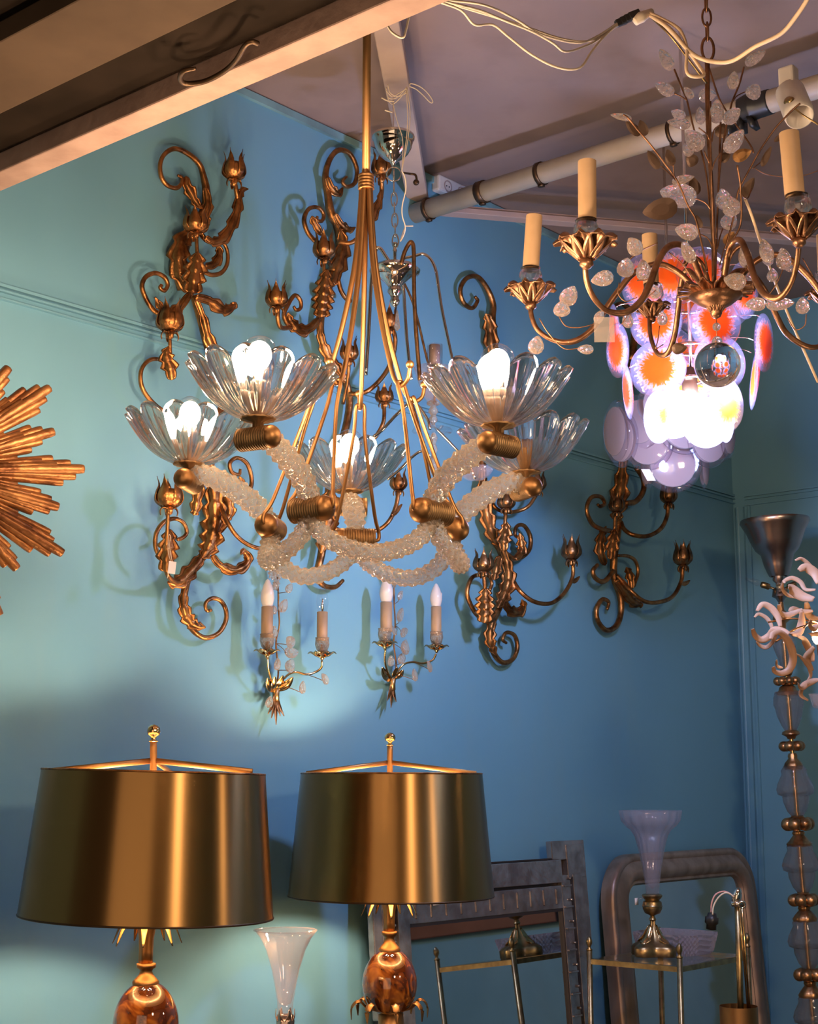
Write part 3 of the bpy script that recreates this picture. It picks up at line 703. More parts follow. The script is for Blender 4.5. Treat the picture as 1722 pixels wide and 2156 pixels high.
gtube([(1300, 1170), (1322, 1171), (1338, 1182), (1343, 1206), (1334, 1234)], .06, [3, 4, 4, 4, 4], s4)
gleaf([(1330, 1240), (1328, 1222), (1324, 1206), (1318, 1194)], .07, 10, s4, 3)
gtube([(1298, 1212), (1312, 1226), (1330, 1246), (1356, 1266), (1386, 1268), (1416, 1256), (1434, 1224), (1437, 1196)], [.04, .06, .09, .11, .12, .12, .12, .12], 4.6, s4, 'candle_arm')
gleaf([(1434, 1230), (1444, 1228), (1452, 1222)], .12, 4, s4, 0)
tulip(1438, 1166, 38, 46, .12, s4, 'antique')
gleaf([(1296, 1222), (1312, 1244), (1330, 1266), (1346, 1272), (1352, 1266)], .05, 13, s4, 4)

# price tag tied to the first sconce
pt = wl(362, 1195, .16)
t_ = thing('price_tag', 'small white paper tag tied to the left gilt sconce', 'tag', pt)
b = MB(); b.box(pt, (.021, .0012, .028), frame(N, V((0, 0, 1)))[1::-1] + (N,) if False else (W, N, (Z + W * .12).normalized())); b.build('card', M['paper'], t_, smooth=False)
b = MB(); b.tube([pt + Z * .014, wl(357, 1150, .145), wl(359, 1130, .14), wl(355, 1128, .14), wl(354, 1160, .15), pt + Z * .012 - W * .004], .0008, 5); b.tube([pt - W * .01 - Z * .01, pt - W * .012 - Z * .025], .0008, 5); b.build('tie_string', M['string'], t_)
# ------------------------------------------------------------------ crystal leaves
def crystal(P, L, Wd, d, nrm, th=None):
    """a cut almond of crystal: outline in the plane of d and nrm x d, faceted on both sides."""
    d = (d - nrm * d.dot(nrm)).normalized(); s_ = nrm.cross(d); th = th or Wd * .22
    b = MB(); n = 14; ring = []; top = []; bot = []
    for k in range(n):
        t = 2 * pi * k / n; u = cos(t); w = sin(t) * (1 - .25 * u) * (1 - .35 * max(0, u) ** 3)
        e = P + d * (u * L / 2) + s_ * (w * Wd / 2); ring.append(e)
        top.append(P + d * (u * L * .26) + s_ * (w * Wd * .26) + nrm * th); bot.append(P + d * (u * L * .26) + s_ * (w * Wd * .26) - nrm * th * .7)
    rt = [e + nrm * th * .25 for e in ring]; rb = [e - nrm * th * .2 for e in ring]
    o = 0; b.grid([top, rt, rb, bot], False, True)
    b.f.append(tuple(range(n))); b.f.append(tuple(3 * n + k for k in range(n - 1, -1, -1)))
    return b
def imgdir(deg): return CR * cos(radians(deg)) + CU * sin(radians(deg))

# ------------------------------------------------------------------ two small crystal sconces low on the wall
def small_sconce(label, knot, tails, cups, candles, branch, leaves, flowers, clear_second, sticker=None):
    s_ = thing('crystal_wall_sconce', label, 'sconce', wl(*knot, .02), 'small two candle crystal leaf sconces')
    k0 = ps(wl(*knot, .03))
    b = MB(); b.lathe([(.009, -.016), (.0085, 0), (.010, .016)], wl(*knot, .03), Z, 12); b.tube([wl(*knot, 0), wl(*knot, .03)], .006, 8, 1, smooth=False); b.build('binding', M['old_brass'], s_)
    for (x, y) in tails:
        b = MB(); P = [wl(knot[0], knot[1] - 8, .03), wl((knot[0] * .6 + x * .4), (knot[1] + y) / 2, .035), wl(x, y, .045)]
        b.blade(P, 5 * k0, N, 0, 0, .4, .001, 6, lambda t: (.35 + .65 * sin(pi * t)) * (1 - .6 * t ** 4), 5); b.build('stem_end', M['brass'] if y < 0 else M['gilt'], s_)
    for (x0, y0, x, y) in cups:
        b = MB(); P = [wl(x0, y0, .03), wl((x0 + x) / 2 + (x - x0) * .12, (y0 + y) / 2 + 3, .05), wl(x, y, .06)]
        b.blade(P, 10 * k0, N, 0, 0, .4, .001, 6, lambda t: (sin(pi * (.12 + .86 * t))) ** .7, 7); b.build('gold_leaf', M['brass'], s_)
    b = MB(); b.tube([wl(*q, .03) for q in branch], .0022, 6); b.build('branch', M['gilt'], s_)
    for (bulb, by0, by1, slx0, slx1, sy0, sy1, cup, bob, bobw, arm) in candles:
        oa = .075
        c = wl(bob[0], bob[1], oa); k = ps(c)
        b = MB(); n = len(arm)
        b.tube([wl(*q, oa - (oa - .035) * i / (n - 1)) for i, q in enumerate(arm)], .0030, 8); b.build('arm', M['brass'], s_)
        b = MB()
        for q in range(6):
            f = 2 * pi * q / 6; d = V((cos(f), sin(f), 0)); r = bobw * k / 2
            b.blade([c - Z * .004, c + d * (r * .45) + Z * .002, c + d * (r * .8) + Z * .009, c + d * r + Z * .005], r * .33, Z + d * .2, 0, 0, .35, .001, 5, lambda t: (sin(pi * (.15 + .84 * t))) ** .8, 5)
        b.lathe([(.002, -.012), (.006, -.006), (.007, .004), (.004, .03)], c, Z, 12); b.build('petal_pan', M['brass'], s_)
        g = wl(cup[0], cup[1], oa); g.x, g.y = c.x, c.y
        b = MB(); b.lathe([(.006, -.020), (.014, -.010), (.018, .004), (.0165, .018), (.018, .021), (.0155, .021), (.014, .016), (.015, .003), (.011, -.009), (.003, -.017)], g, Z, 24, lobes=10, amp=.03); b.build('glass_cup', M['crystal'], s_)
        zs0 = wl(slx0, sy1, oa).z; zs1 = wl(slx0, sy0, oa).z; r = (slx1 - slx0) * k / 2; tx = wl((slx0 + slx1) / 2, sy0, oa) - wl(bob[0], bob[1], oa); tx.z = 0
        c2 = V((c.x, c.y, 0)) + tx * .7
        b = MB(); b.lathe([(r * .9, zs0 - .006), (r, zs0 - .006), (r, zs0), (r, zs1), (r * .86, zs1), (r * .86, zs1 - .005), (.002, zs1 - .005)], c2, Z, 20); sl = b.build('candle_sleeve', M['sleeve'], s_)
        zt = wl(bulb, by0, oa).z; h = zt - zs1
        isclear = clear_second and bulb > 650
        b = MB(); b.lathe([(r * .75, zs1 - .004), (r * .95, zs1 + h * .08), (r * 1.18, zs1 + h * .30), (r * 1.12, zs1 + h * .5), (r * .78, zs1 + h * .75), (r * .35, zs1 + h * .94), (0, zt)], c2, Z, 20)
        bu = b.build('candle_bulb', M['bulbglass'] if isclear else M['opal'], s_)
        if isclear:
            f = MB(); f.lathe([(.002, zs1), (.004, zs1 + h * .2), (.002, zs1 + h * .45), (0, zs1 + h * .5)], c2, Z, 10); f.build('filament_stem', M['chrome'], bu)
        if sticker and bulb > 850:
            f = MB(); f.box(V((c2.x, c2.y, zs1 + h * .45)) + CR * r * 1.05, (.002, .010, .018)); f.build('sticker', M['paper'], bu)
    for (x, y, L, a, off) in leaves:
        c = wl(x, y, off); k = ps(c); nr = (N * .8 + V((random.uniform(-.3, .3), random.uniform(-.3, .3), random.uniform(-.3, .3)))).normalized()
        d = W * cos(radians(a)) + Z * sin(radians(a))
        l_ = crystal(c, L * k * 1.15, L * k * .75, d, nr).build('crystal_leaf', M['crystal'], s_, smooth=False)
        bb = MB(); near_ = min((wl(*q, .03) for q in branch + candles[1][10]), key=lambda q: (q - c).length)
        e = c - (d - nr * d.dot(nr)).normalized() * (L * k * .5); bb.tube([near_, near_.lerp(e, .5) + N * .006, e], .0009, 5); bb.build('wire_stalk', M['gilt'], l_)
    for (x, y, r) in flowers:
        c = wl(x, y, .045); k = ps(c); b = MB()
        for q in range(8):
            f = 2 * pi * q / 8; d = W * cos(f) + Z * sin(f); sd = W * -sin(f) + Z * cos(f)
            b.ell(c + d * (r * k * .6), (r * k * .42, r * k * .25, r * k * .16), N, 8, 6, side=d)
        b.ell(c + N * .005, r * k * .3, N, 10, 6); b.build('crystal_flower', M['crystal'], s_)
small_sconce('small crystal leaf sconce on wall below the gilt sconce, left of its pair', (581, 1462),
    [(564, 1503), (571, 1512), (581, 1526), (590, 1508), (598, 1508)],
    [(578, 1453, 562, 1428), (583, 1452, 617, 1426), (580, 1452, 596, 1422), (579, 1452, 578, 1424)],
    [(560, 1218, 1276, 550, 575, 1276, 1336, (563, 1353), (562, 1376), 56, [(563, 1383), (565, 1410), (572, 1435), (579, 1450)]),
     (674, 1230, 1287, 667, 690, 1287, 1344, (678, 1360), (678, 1381), 60, [(678, 1392), (676, 1406), (664, 1415), (645, 1420), (623, 1415), (606, 1421), (586, 1442)])],
    [(582, 1450), (586, 1411), (581, 1355), (588, 1316), (586, 1277), (586, 1249), (584, 1215)],
    [(609, 1238, 21, 55, .06), (597, 1275, 27, 70, .05), (577, 1284, 18, 110, .05), (577, 1330, 22, 100, .05), (611, 1351, 32, 150, .07), (614, 1374, 34, 10, .07), (611, 1401, 32, 50, .06), (584, 1398, 24, 100, .06), (579, 1233, 17, 100, .05), (637, 1447, 24, 80, .09), (684, 1429, 24, 130, .09), (567, 1478, 22, 80, .04)],
    [(589, 1204, 17), (574, 1208, 14), (570, 1190, 12), (592, 1186, 12), (582, 1228, 11)], True)
small_sconce('small crystal leaf sconce on wall directly above the smaller brass lampshade', (826, 1440),
    [(815, 1475), (823, 1490), (834, 1478)],
    [(823, 1430, 804, 1405), (828, 1430, 849, 1410), (826, 1430, 836, 1404)],
    [(815, 1214, 1267, 802, 827, 1267, 1324, (811, 1340), (810, 1359), 54, [(811, 1366), (810, 1392), (816, 1415), (824, 1430)]),
     (918, 1228, 1276, 907, 929, 1276, 1330, (918, 1346), (919, 1366), 52, [(918, 1377), (910, 1390), (890, 1397), (868, 1394), (848, 1400), (833, 1420)])],
    [(830, 1435), (834, 1400), (829, 1355), (832, 1316), (830, 1272), (829, 1220)],
    [(843, 1253, 20, 60, .06), (843, 1294, 27, 75, .06), (851, 1331, 27, 20, .06), (829, 1327, 20, 110, .05), (853, 1362, 32, 65, .06), (846, 1386, 24, 60, .05), (823, 1391, 22, 110, .05), (904, 1403, 24, 130, .09), (873, 1421, 24, 95, .09), (830, 1228, 18, 80, .05)],
    [(828, 1210, 12)], False, sticker=True)

# ------------------------------------------------------------------ sunburst mirror at the left edge
SN = V((.50, -.866, 0)); SU = V((.866, .50, 0)); sc = wl(-168, 992, .16); ksb = ps(sc)
sun = thing('sunburst_mirror', 'gilded sunburst mirror with stepped wooden rays at the left edge', 'mirror', wl(-168, 992, .002))
b = MB(); b.lathe([(.112, 0), (.142, .0), (.146, .018), (.126, .03), (.112, .02)], sc - SN * .015, SN, 48, close=True); b.build('round_frame', M['ray'], sun)
M['mirror'] = solid('mirror_glass', (.82, .84, .84), .02, 1.0)
b = MB(); b.lathe([(.117, .0), (.117, .010), (.0, .018)], sc - SN * .012, SN, 48); b.build('convex_mirror', M['mirror'], sun)
groups = 22
for g in range(groups):
    a0 = 2 * pi * g / groups + .03 + .075; long_ = g % 2 == 0
    b = MB()
    for q in range(5):
        da = (q - 2) * .046; a = a0 + da; L = (.318 if long_ else .268) * (1 - .10 * abs(q - 2) / 2 * (1 if q % 2 else 1.4)) * random.uniform(.95, 1.03)
        d = SU * cos(a) + Z * sin(a); s_ = SU * -sin(a) + Z * cos(a); lift = .006 + .006 * (2 - abs(q - 2)) + random.uniform(0, .003)
        w_ = .0085 + .002 * (q == 2)
        p0 = sc + d * .125; steps = []
        b.tube([p0 + SN * lift, p0 + d * ((L - .125) * .45) + SN * (lift + .002), p0 + d * ((L - .125) * .9) + SN * lift, p0 + d * (L - .125) + SN * (lift - .001)], [w_ * .62, w_ * .95, w_, w_ * .88], 7, 4, side=s_)
        L2 = L * random.uniform(.7, .85); p1 = sc + d * .125 + s_ * .007
        b.tube([p1 + SN * (lift + .004), p1 + d * (L2 - .125) + SN * (lift + .003)], [w_ * .5, w_ * .6], 6, 3, smooth=False, side=s_)
    b.build('ray_cluster', M['ray'], sun)

b = MB(); b.tube([sc - SN * .012, sc - N * .158], .03, 14, 1, smooth=False); b.build('hanging_block', M['wood'] if 'wood' in M else M['rim'], sun)

# ------------------------------------------------------------------ console table that carries the lamps (its top is below the frame)
def floor_at(p): return V((p.x, p.y, 0))
lampL, lampR = at(311, 1900, 2.95) + N * .02, at(821, 1900, 3.60) + N * .04
M['wood'] = solid('dark_wood', (.10, .05, .025), .4, c2=(.15, .08, .04), scale=8)
ctop = .66
m_ = (lampL + lampR) / 2; m_.z = 0
con = thing('console_table', 'dark wooden console table under the pair of brass lamps', 'table', m_)
b = MB(); b.box(m_ + Z * (ctop - .02), (1.35, .46, .04), (W, N, Z)); b.build('table_top', M['wood'], con, smooth=False, bevel=.004)
for i in (-1, 1):
    for j in (-1, 1):
        b = MB(); b.box(m_ + W * (i * .6) + N * (j * .18) + Z * ((ctop - .04) / 2), (.05, .05, ctop - .04), (W, N, Z)); b.build('leg', M['wood'], con, smooth=False)

# ------------------------------------------------------------------ pair of table lamps
def amber():
    m, t, p, o = nodes('amber_fractal_resin')
    tc = t.nodes.new('ShaderNodeTexCoord'); vo = t.nodes.new('ShaderNodeTexNoise'); vo.inputs['Scale'].default_value = 16; vo.inputs['Detail'].default_value = 2; vo.inputs['Distortion'].default_value = 2.2
    rp = t.nodes.new('ShaderNodeValToRGB'); e = rp.color_ramp.elements
    e[0].position = .42; e[0].color = (.10, .022, .004, 1); e[1].position = .68; e[1].color = (.66, .24, .03, 1)
    x = e.new(.55); x.color = (.30, .08, .010, 1)
    t.links.new(tc.outputs['Object'], vo.inputs['Vector']); t.links.new(vo.outputs['Fac'], rp.inputs['Fac']); t.links.new(rp.outputs['Color'], p.inputs['Base Color'])
    p.inputs['Roughness'].default_value = .03; p.inputs['Transmission Weight'].default_value = .25; p.inputs['IOR'].default_value = 1.6
    p.inputs['Coat Weight'].default_value = .6; p.inputs['Coat Roughness'].default_value = .02
    return m
M['amber'] = amber()
def table_lamp(label, D, xs_top, xs_bot, yt, yb, xax, ax_tilt, y_fin, y_ring, y_egg, roll):
    P = lambda x, y: at(x, y, D)
    top = P(xs_top, yt); bot = P(xs_bot, yb); k = ps(top)
    floor = V((bot.x, bot.y, ctop))
    L_ = thing('table_lamp', label, 'lamp', floor, 'pair of amber egg table lamps')
    c = bot; H = top.z - bot.z
    Rt, Rb = ax_tilt[0] * ps(top), ax_tilt[1] * ps(bot)
    axis = (Z + CR * roll).normalized()
    b = MB(); th = .003
    b.lathe([(Rb, 0), (Rt, H), (Rt - th, H), (Rb - th, 0)], c, axis, 96, close=True)
    sh = b.build('lamp_shade', M['shade'], L_, sharp=30)
    b = MB(); b.lathe([(Rb - th - .0004, .001), (Rt - th - .0004, H - .001), (Rt - th - .0014, H - .001), (Rb - th - .0014, .001)], c, axis, 64, close=True); b.build('shade_lining', M['lining'], sh)
    for h_, r_ in ((0.0, Rb), (H, Rt)):
        b = MB(); b.torus(c + axis * h_, r_ - .001, .0022, axis, 96, 8); b.build('shade_rim', M['rim'] if h_ == 0 else M['gilt'], sh)
    # stem, straps and finial
    fx, f0, f1, f2 = y_fin
    ft = P(fx, f0); ctr = c + axis * H; sp = P(fx, f2)
    b = MB()
    for q in (math.radians(200), math.radians(-20), math.radians(90)):
        d = V((cos(q), sin(q), 0)); e = ctr + d * (Rt - .005)
        b.tube([sp + d * .006, e], .0055, 8, 4, smooth=False, flat=.35, side=Z)
    b.build('shade_carrier', M['satin'], L_)
    b = MB(); b.tube([P(fx, f1), sp - Z * .03, V((c.x, c.y, c.z + .02))], .0068, 14, 6); b.build('stem', M['satin'], L_)
    b = MB(); f1p = P(fx, f1); hF = ft.z - f1p.z
    b.lathe([(.0055, 0), (.009, hF * .02), (.009, hF * .06), (.005, hF * .10), (.005, hF * .30), (.0105, hF * .40), (.0125, hF * .58), (.0110, hF * .8), (.006, hF * .95), (0, hF)], f1p, Z, 24, lobes=8, amp=.05); b.build('acorn_finial', M['brass'], L_)
    # lit bulbs inside
    for q in (-1, 1):
        bc = c + axis * (H * .5) + V((.045 * q, .0, 0)) 
        b = MB(); b.ell(bc, (.028, .028, .034), Z, 14, 10); b.build('lit_bulb', M['lampbulb'], L_)
        b = MB(); b.tube([bc - Z * .034, bc - Z * .06, V((c.x, c.y, bc.z - .075))], .010, 10); b.build('bulb_holder', M['old_brass'], L_)
    # palm neck, ring and egg
    nx, ny0, ny1 = y_ring
    r0 = P(nx, ny1); n0_ = P(nx, ny0); hN = n0_.z - r0.z
    b = MB(); b.lathe([(.013, 0), (.0125, hN * .35), (.0135, hN * .7), (.017, hN * 1.0), (.020, hN * 1.2)], r0, Z, 30, lobes=5, amp=.10); b.build('fluted_neck', M['satin'], L_)
    for q in range(7):
        f = 2 * pi * q / 7 + .3; d = V((cos(f), sin(f), 0)); o_ = r0 + Z * (hN * .9)
        b = MB(); b.blade([o_ + d * .012, o_ + d * .024 + Z * (hN * .30), o_ + d * .048 + Z * (hN * .18), o_ + d * .066 - Z * (hN * .36)], .0085, Z + d * .5, 0, 0, .4, .001, 6, lambda t: .5 + .5 * sin(pi * t) - .35 * t ** 3, 5); b.build('palm_frond', M['brass'], L_)
    eg_top, eg_bot, eg_r = y_egg
    et, eb = P(nx, eg_top), P(nx, eg_bot); er = eg_r * ps(et); hE = et.z - eb.z
    b = MB(); hR = r0.z - et.z
    b.lathe([(.014, hR + .004), (.018, hR + .003), (.018, hR - .004), (.013, hR - .007), (.011, hR * .6), (.014, hR * .35), (.021, hR * .08), (.025, -.002), (.024, -.012)], et, Z, 30); b.build('neck_collar', M['satin'], L_)
    b = MB(); ec = (et + eb) / 2 
    prof = []
    for q in range(25):
        t = -pi / 2 + pi * q / 24; prof.append((max(1e-4, cos(t)) * er * (1 - .07 * sin(t)), sin(t) * hE / 2))
    b.lathe(prof, ec, Z, 48); b.build('amber_egg', M['amber'], L_)
    for q in range(8):
        f = 2 * pi * q / 8 + .2; d = V((cos(f), sin(f), 0)); o_ = V((eb.x, eb.y, eb.z + hE * .06))
        b = MB(); b.blade([o_ + d * .010, o_ + d * (er * .8) + Z * (hE * .06), o_ + d * (er * 1.12) + Z * (hE * .17), o_ + d * (er * 1.38) + Z * (hE * .08), o_ + d * (er * 1.4) - Z * (hE * .10)], .010, Z - d * .2, 0, 0, .4, .0012, 6, lambda t: .6 + .4 * sin(pi * t) - .5 * t ** 4, 5); b.build('palm_leaf', M['satin'], L_)
    b = MB(); hb = eb.z - ctop
    b.lathe([(0, 0), (.085, 0), (.085, .018), (.06, .026), (.02, .04), (.018, hb * .6), (.03, hb * .92), (.028, hb + hE * .04), (0, hb + hE * .05)], floor, Z, 32); b.build('lamp_base', M['satin'], L_)
table_lamp('larger brass shaded lit lamp with amber egg, at lower left', 2.95, 315.5, 309, 1625, 1928, 315, (233, 266), (323, 1525, 1562, 1602), (307, 1950, 2032), (2064, 2238, 69), .026)
table_lamp('brass shaded lit lamp with amber egg, in front of the silvery mirror', 3.60, 824, 823.5, 1629, 1886, 823, (191, 217), (821, 1542, 1570, 1606), (820, 1900, 1964), (1996, 2139, 58), .002)

# ------------------------------------------------------------------ glass trumpet vase between the lamps
def lathe_px(x, D, prof, y0, n=40, **k):
    """profile of (half width px, y px) on a vertical axis through (x, y0) at depth D."""
    o = at(x, y0, D); s_ = ps(o); b = MB()
    b.lathe([(q[0] * s_, at(x, q[1], D).z - o.z) + tuple(q[2:]) for q in prof], o, Z, n, **k); return b
Dv = 3.42; vb = at(600, 2130, Dv)
ep = thing('trumpet_vase', 'flared pinkish glass trumpet vase standing between the two brass lamps', 'vase', V((vb.x, vb.y, ctop)))
out_ = [(15, 2140), (17, 2110), (22, 2080), (30, 2040), (42, 2000), (54, 1975), (67, 1958)]
inn = [(65, 1959), (52, 1977), (40, 2002), (28, 2042), (19, 2084), (13, 2112), (.01, 2118)]
lathe_px(600, Dv, out_ + inn, 2140).build('glass_trumpet', M['vase'], ep)
b = MB(); s_ = ps(vb); b.torus(at(600, 1958, Dv), 66 * s_, .0016, Z, 40, 6); b.build('rim', M['vase'], ep)
b = lathe_px(600, Dv, [(9, 2200), (16, 2175), (18, 2150), (16, 2136), (14, 2140), (.01, 2180)], 2200, 24, lobes=6, amp=.08)
zb0 = at(600, 2200, Dv).z; b.lathe([(0, ctop), (.055, ctop), (.05, ctop + .015), (.012, ctop + .03), (.010, zb0 - .02), (.012, zb0 + .004), (0, zb0 + .006)], V((vb.x, vb.y, 0)), Z, 24); b.build('silver_foot', M['pewter'], ep)
for q in range(6):
    f = 2 * pi * q / 6; d = V((cos(f), sin(f), 0)); o_ = at(600, 2150, Dv); b = MB()
    b.blade([o_ + d * .016, o_ + d * .020 + Z * .012, o_ + d * .019 + Z * .026], .008, d, 0, 0, .3, .001, 6, lambda t: 1 - .9 * t, 5); b.build('holder_leaf', M['pewter'], ep)

# ------------------------------------------------------------------ mirrors leaning on the left wall
lean = radians(4.5)
UP = (Z * cos(lean) - N * sin(lean)).normalized(); OUT = (N * cos(lean) + Z * sin(lean)).normalized()
M['venet'] = solid('silvered_mirror_frame', (.52, .46, .44), .22, .85, c2=(.30, .25, .235), scale=26, bump=.3, bscale=50)
M['bead'] = solid('dark_bead_edge', (.075, .055, .05), .35, .6)
M['oldmirror'] = solid('aged_mirror_glass', (.66, .72, .73), .025, 1.0, c2=(.58, .64, .65), scale=5)
M['silver'] = solid('worn_silver_leaf', (.50, .345, .26), .40, .7, c2=(.32, .21, .15), scale=20, stretch=(1, 1, .3))
# rectangular one: a plane through its top right corner, leaning
pR = wl(1222, 1757, .06); nPl = OUT.dot(pR)
def mp(x, y, o=0.0): return onpl(x, y, OUT, nPl + o)
TR = mp(1222, 1768); TL = TR - W * ((TR - mp(770, 1768)).dot(W)); 
wid = (TR - TL).dot(W)
hgt = TR.z / cos(lean)
O = TR - W * wid - UP * hgt       # bottom left corner, on the floor
vm = thing('venetian_mirror', 'rectangular mirror with silvery stepped mirrored frame leaning on the wall', 'mirror', V(((O + W * wid / 2).x, (O + W * wid / 2).y, 0)))
def vq(u, v, o=0): return O + W * u + UP * v + OUT * o
def vbox(b, u0, u1, v0, v1, o0, o1): b.box(vq((u0 + u1) / 2, (v0 + v1) / 2, (o0 + o1) / 2), (u1 - u0, v1 - v0, o1 - o0), (W, UP, OUT))
fw = .135
b = MB(); vbox(b, .03, wid - .03, .0, hgt - .05, -.03, -.004); b.build('backing', M['bead'], vm, smooth=False)
b = MB(); vbox(b, fw, wid - fw, fw, hgt - fw - .06, -.004, .002); b.build('mirror_glass', M['oldmirror'], vm, smooth=False)
def rail(name, u0, u1, v0, v1, vert):
    b = MB()
    if vert:
        m2 = (u0 + u1) / 2
        vbox(b, u0, m2 - .004, v0, v1, -.004, .012); vbox(b, m2 + .004, u1, v0, v1, -.004, .018)
    else:
        m2 = (v0 + v1) / 2
        vbox(b, u0, u1, v0, m2 - .004, -.004, .012); vbox(b, u0, u1, m2 + .004, v1, -.004, .018)
    L = (v1 - v0) if vert else (u1 - u0); n = max(3, int(L / .06))
    for k in range(n):
        t = (k + .5) / n * L
        if vert: b.box(vq(u0 + (u1 - u0) * .25, v0 + t, .014), (.04, .006, .008), (W, UP, OUT)); b.ell(vq((u0 + u1) / 2 - .012, v0 + t + .02, .016), .005, OUT, 8, 6)
        else: b.box(vq(u0 + t, v0 + (v1 - v0) * .25, .013), (.004, .045, .006), (W, UP, OUT))
    return b.build(name, M['venet'], vm, smooth=False, bevel=.002)
rail('side_rail', .035, fw, .0, hgt - .10, True); 
rail('side_rail', wid - fw, wid - .035, .0, hgt - .10, True)
rail('top_rail', fw, wid - fw, hgt - fw - .06, hgt - .055, False); rail('bottom_rail', fw, wid - fw, .02, fw, False)
b = MB(); vbox(b, 0.0, .036, hgt - .42, hgt - .10, -.01, .012); vbox(b, .0, .20, hgt - .056, hgt - .012, -.01, .012); vbox(b, 0, .10, hgt - .13, hgt - .012, -.006, .014); b.build('corner_step', M['venet'], vm, smooth=False, bevel=.003)
b = MB(); vbox(b, wid - .036, wid, hgt - .30, hgt - .05, -.01, .012); vbox(b, wid - .17, wid, hgt - .056, hgt, -.01, .012); vbox(b, wid - .10, wid - .01, hgt - .11, hgt - .012, -.006, .016); b.build('corner_step', M['venet'], vm, smooth=False, bevel=.003)
for (u0, u1, v0, v1) in ((.03, wid - .03, hgt - .053, hgt - .049), (fw, wid - fw, hgt - fw - .068, hgt - fw - .060), (fw - .004, fw + .004, fw, hgt - fw - .06), (wid - fw - .004, wid - fw + .004, fw, hgt - fw - .06)):
    b = MB(); vbox(b, u0, u1, v0, v1, .0, .010); b.build('dark_bead', M['bead'], vm, smooth=False)
b = MB(); b.box(mp(918, 1899, .022), (.028, .018, .001), (W, UP, OUT)); b.tube([mp(918, 1893, .022), mp(916, 1880, .022)], .0007, 5); tag(b.build('price_tag', M['paper']), 'small white paper tag hanging on the silvery mirror below the lampshade', 'tag')

# arched one, further along the wall
pA = wl(1440, 1785, .05); nPa = OUT.dot(pA)
def ma(x, y, o=0.0): return onpl(x, y, OUT, nPa + o)
aL, aR, aT = ma(1286, 1950), ma(1598, 1990), ma(1450, 1790)
aw = (aR - aL).dot(W); topv = aT.z / cos(lean)
OA = aL - UP * ((aL.z) / UP.z)
am = thing('arched_mirror', 'round-shouldered mirror in a worn silver moulded frame, behind the etched vase', 'mirror', OA + W * aw / 2)
def outline(ins, rad):
    """half-rounded top outline of the frame, inset by ins; list of (u, v)."""
    pts = [(ins, 0.0)]; r = max(.02, rad - ins)
    for q in range(11):
        t = pi - (pi / 2) * q / 10; pts.append((ins + r + r * cos(t), topv - ins - r + r * sin(t)))
    for q in range(11):
        t = pi / 2 - (pi / 2) * q / 10; pts.append((aw - ins - r + r * cos(t), topv - ins - r + r * sin(t)))
    pts.append((aw - ins, 0.0)); return pts
prof = [(0, -.03), (0, .006), (.006, .016), (.016, .018), (.024, .012), (.030, .014), (.048, .030), (.066, .030), (.080, .018), (.084, .010), (.092, .012), (.098, .004), (.098, -.012)]
rows = [[OA + W * u + UP * v + OUT * h for (u, v) in outline(i_, .155)] for (i_, h) in prof]
b = MB(); b.grid(rows); b.build('moulded_frame', M['silver'], am, sharp=50)
b = MB(); ol = outline(.094, .155); vs = [OA + W * u + UP * max(v, .0) + OUT * .0 for (u, v) in ol]; vs2 = [q - OUT * .006 for q in vs]
n = len(vs); b.add(vs + vs2, [tuple(range(n)), tuple(range(2 * n - 1, n - 1, -1))] + [(k, (k + 1) % n, n + (k + 1) % n, n + k) for k in range(n)]); b.build('mirror_glass', M['oldmirror'], am, smooth=False)
b = MB(); ol = outline(.004, .155); vs = [OA + W * u + UP * v - OUT * .014 for (u, v) in ol]; vs2 = [q - OUT * .014 for q in vs]
b.add(vs + vs2, [tuple(range(n)), tuple(range(2 * n - 1, n - 1, -1))] + [(k, (k + 1) % n, n + (k + 1) % n, n + k) for k in range(n)]); b.build('backing', M['bead'], am, smooth=False)

# ------------------------------------------------------------------ brass etagere
Fp = at(1431, 2035, 4.29)
def solve(P, d, x):
    k = (x - 861) / F; Pc = P - CAM
    return (k * Pc.dot(CF) - Pc.x) / (d.x - k * d.dot(CF))
l2 = solve(Fp, -N, 1241); l1 = solve(Fp, W, 1574)
corners = [Fp, Fp - N * l2, Fp + W * l1, Fp - N * l2 + W * l1]
zs_ = Fp.z
et_ = thing('brass_etagere', 'small brass shelf stand with ball-tipped posts and glass top before the arched mirror', 'shelf', floor_at((corners[0] + corners[3]) / 2))
for q, c in enumerate(corners):
    tp = zs_ + .022
    b = MB(); b.tube([V((c.x, c.y, 0)), V((c.x, c.y, tp))], .0082, 14, 1, smooth=False); po = b.build('post', M['old_brass'], et_)
    b = MB(); b.lathe([(.0085, 0), (.0095, .003), (.0045, .007), (.0045, .011), (.009, .020), (.0085, .029), (.004, .037), (0, .04)], V((c.x, c.y, tp)), Z, 16); b.build('bud_finial', M['old_brass'], po)
for (i, j) in ((0, 1), (0, 2), (1, 3), (2, 3)):
    for zz in (zs_ - .008, .38):
        b = MB(); p, q = corners[i], corners[j]; d = (q - p).normalized(); c = (p + q) / 2; c = V((c.x, c.y, zz)); b.box(c, ((q - p).length - .014, .006, .014), (d, Z.cross(d), Z)); b.build('shelf_rail', M['old_brass'], et_, smooth=False)
cc = (corners[0] + corners[3]) / 2
for zz in (zs_ - .002, .386):
    b = MB(); b.box(V((cc.x, cc.y, zz)), (l1 - .008, l2 - .008, .005), (W, N, Z)); b.build('glass_shelf', M['bulbglass'], et_, smooth=False)
ztop = zs_ + .0008

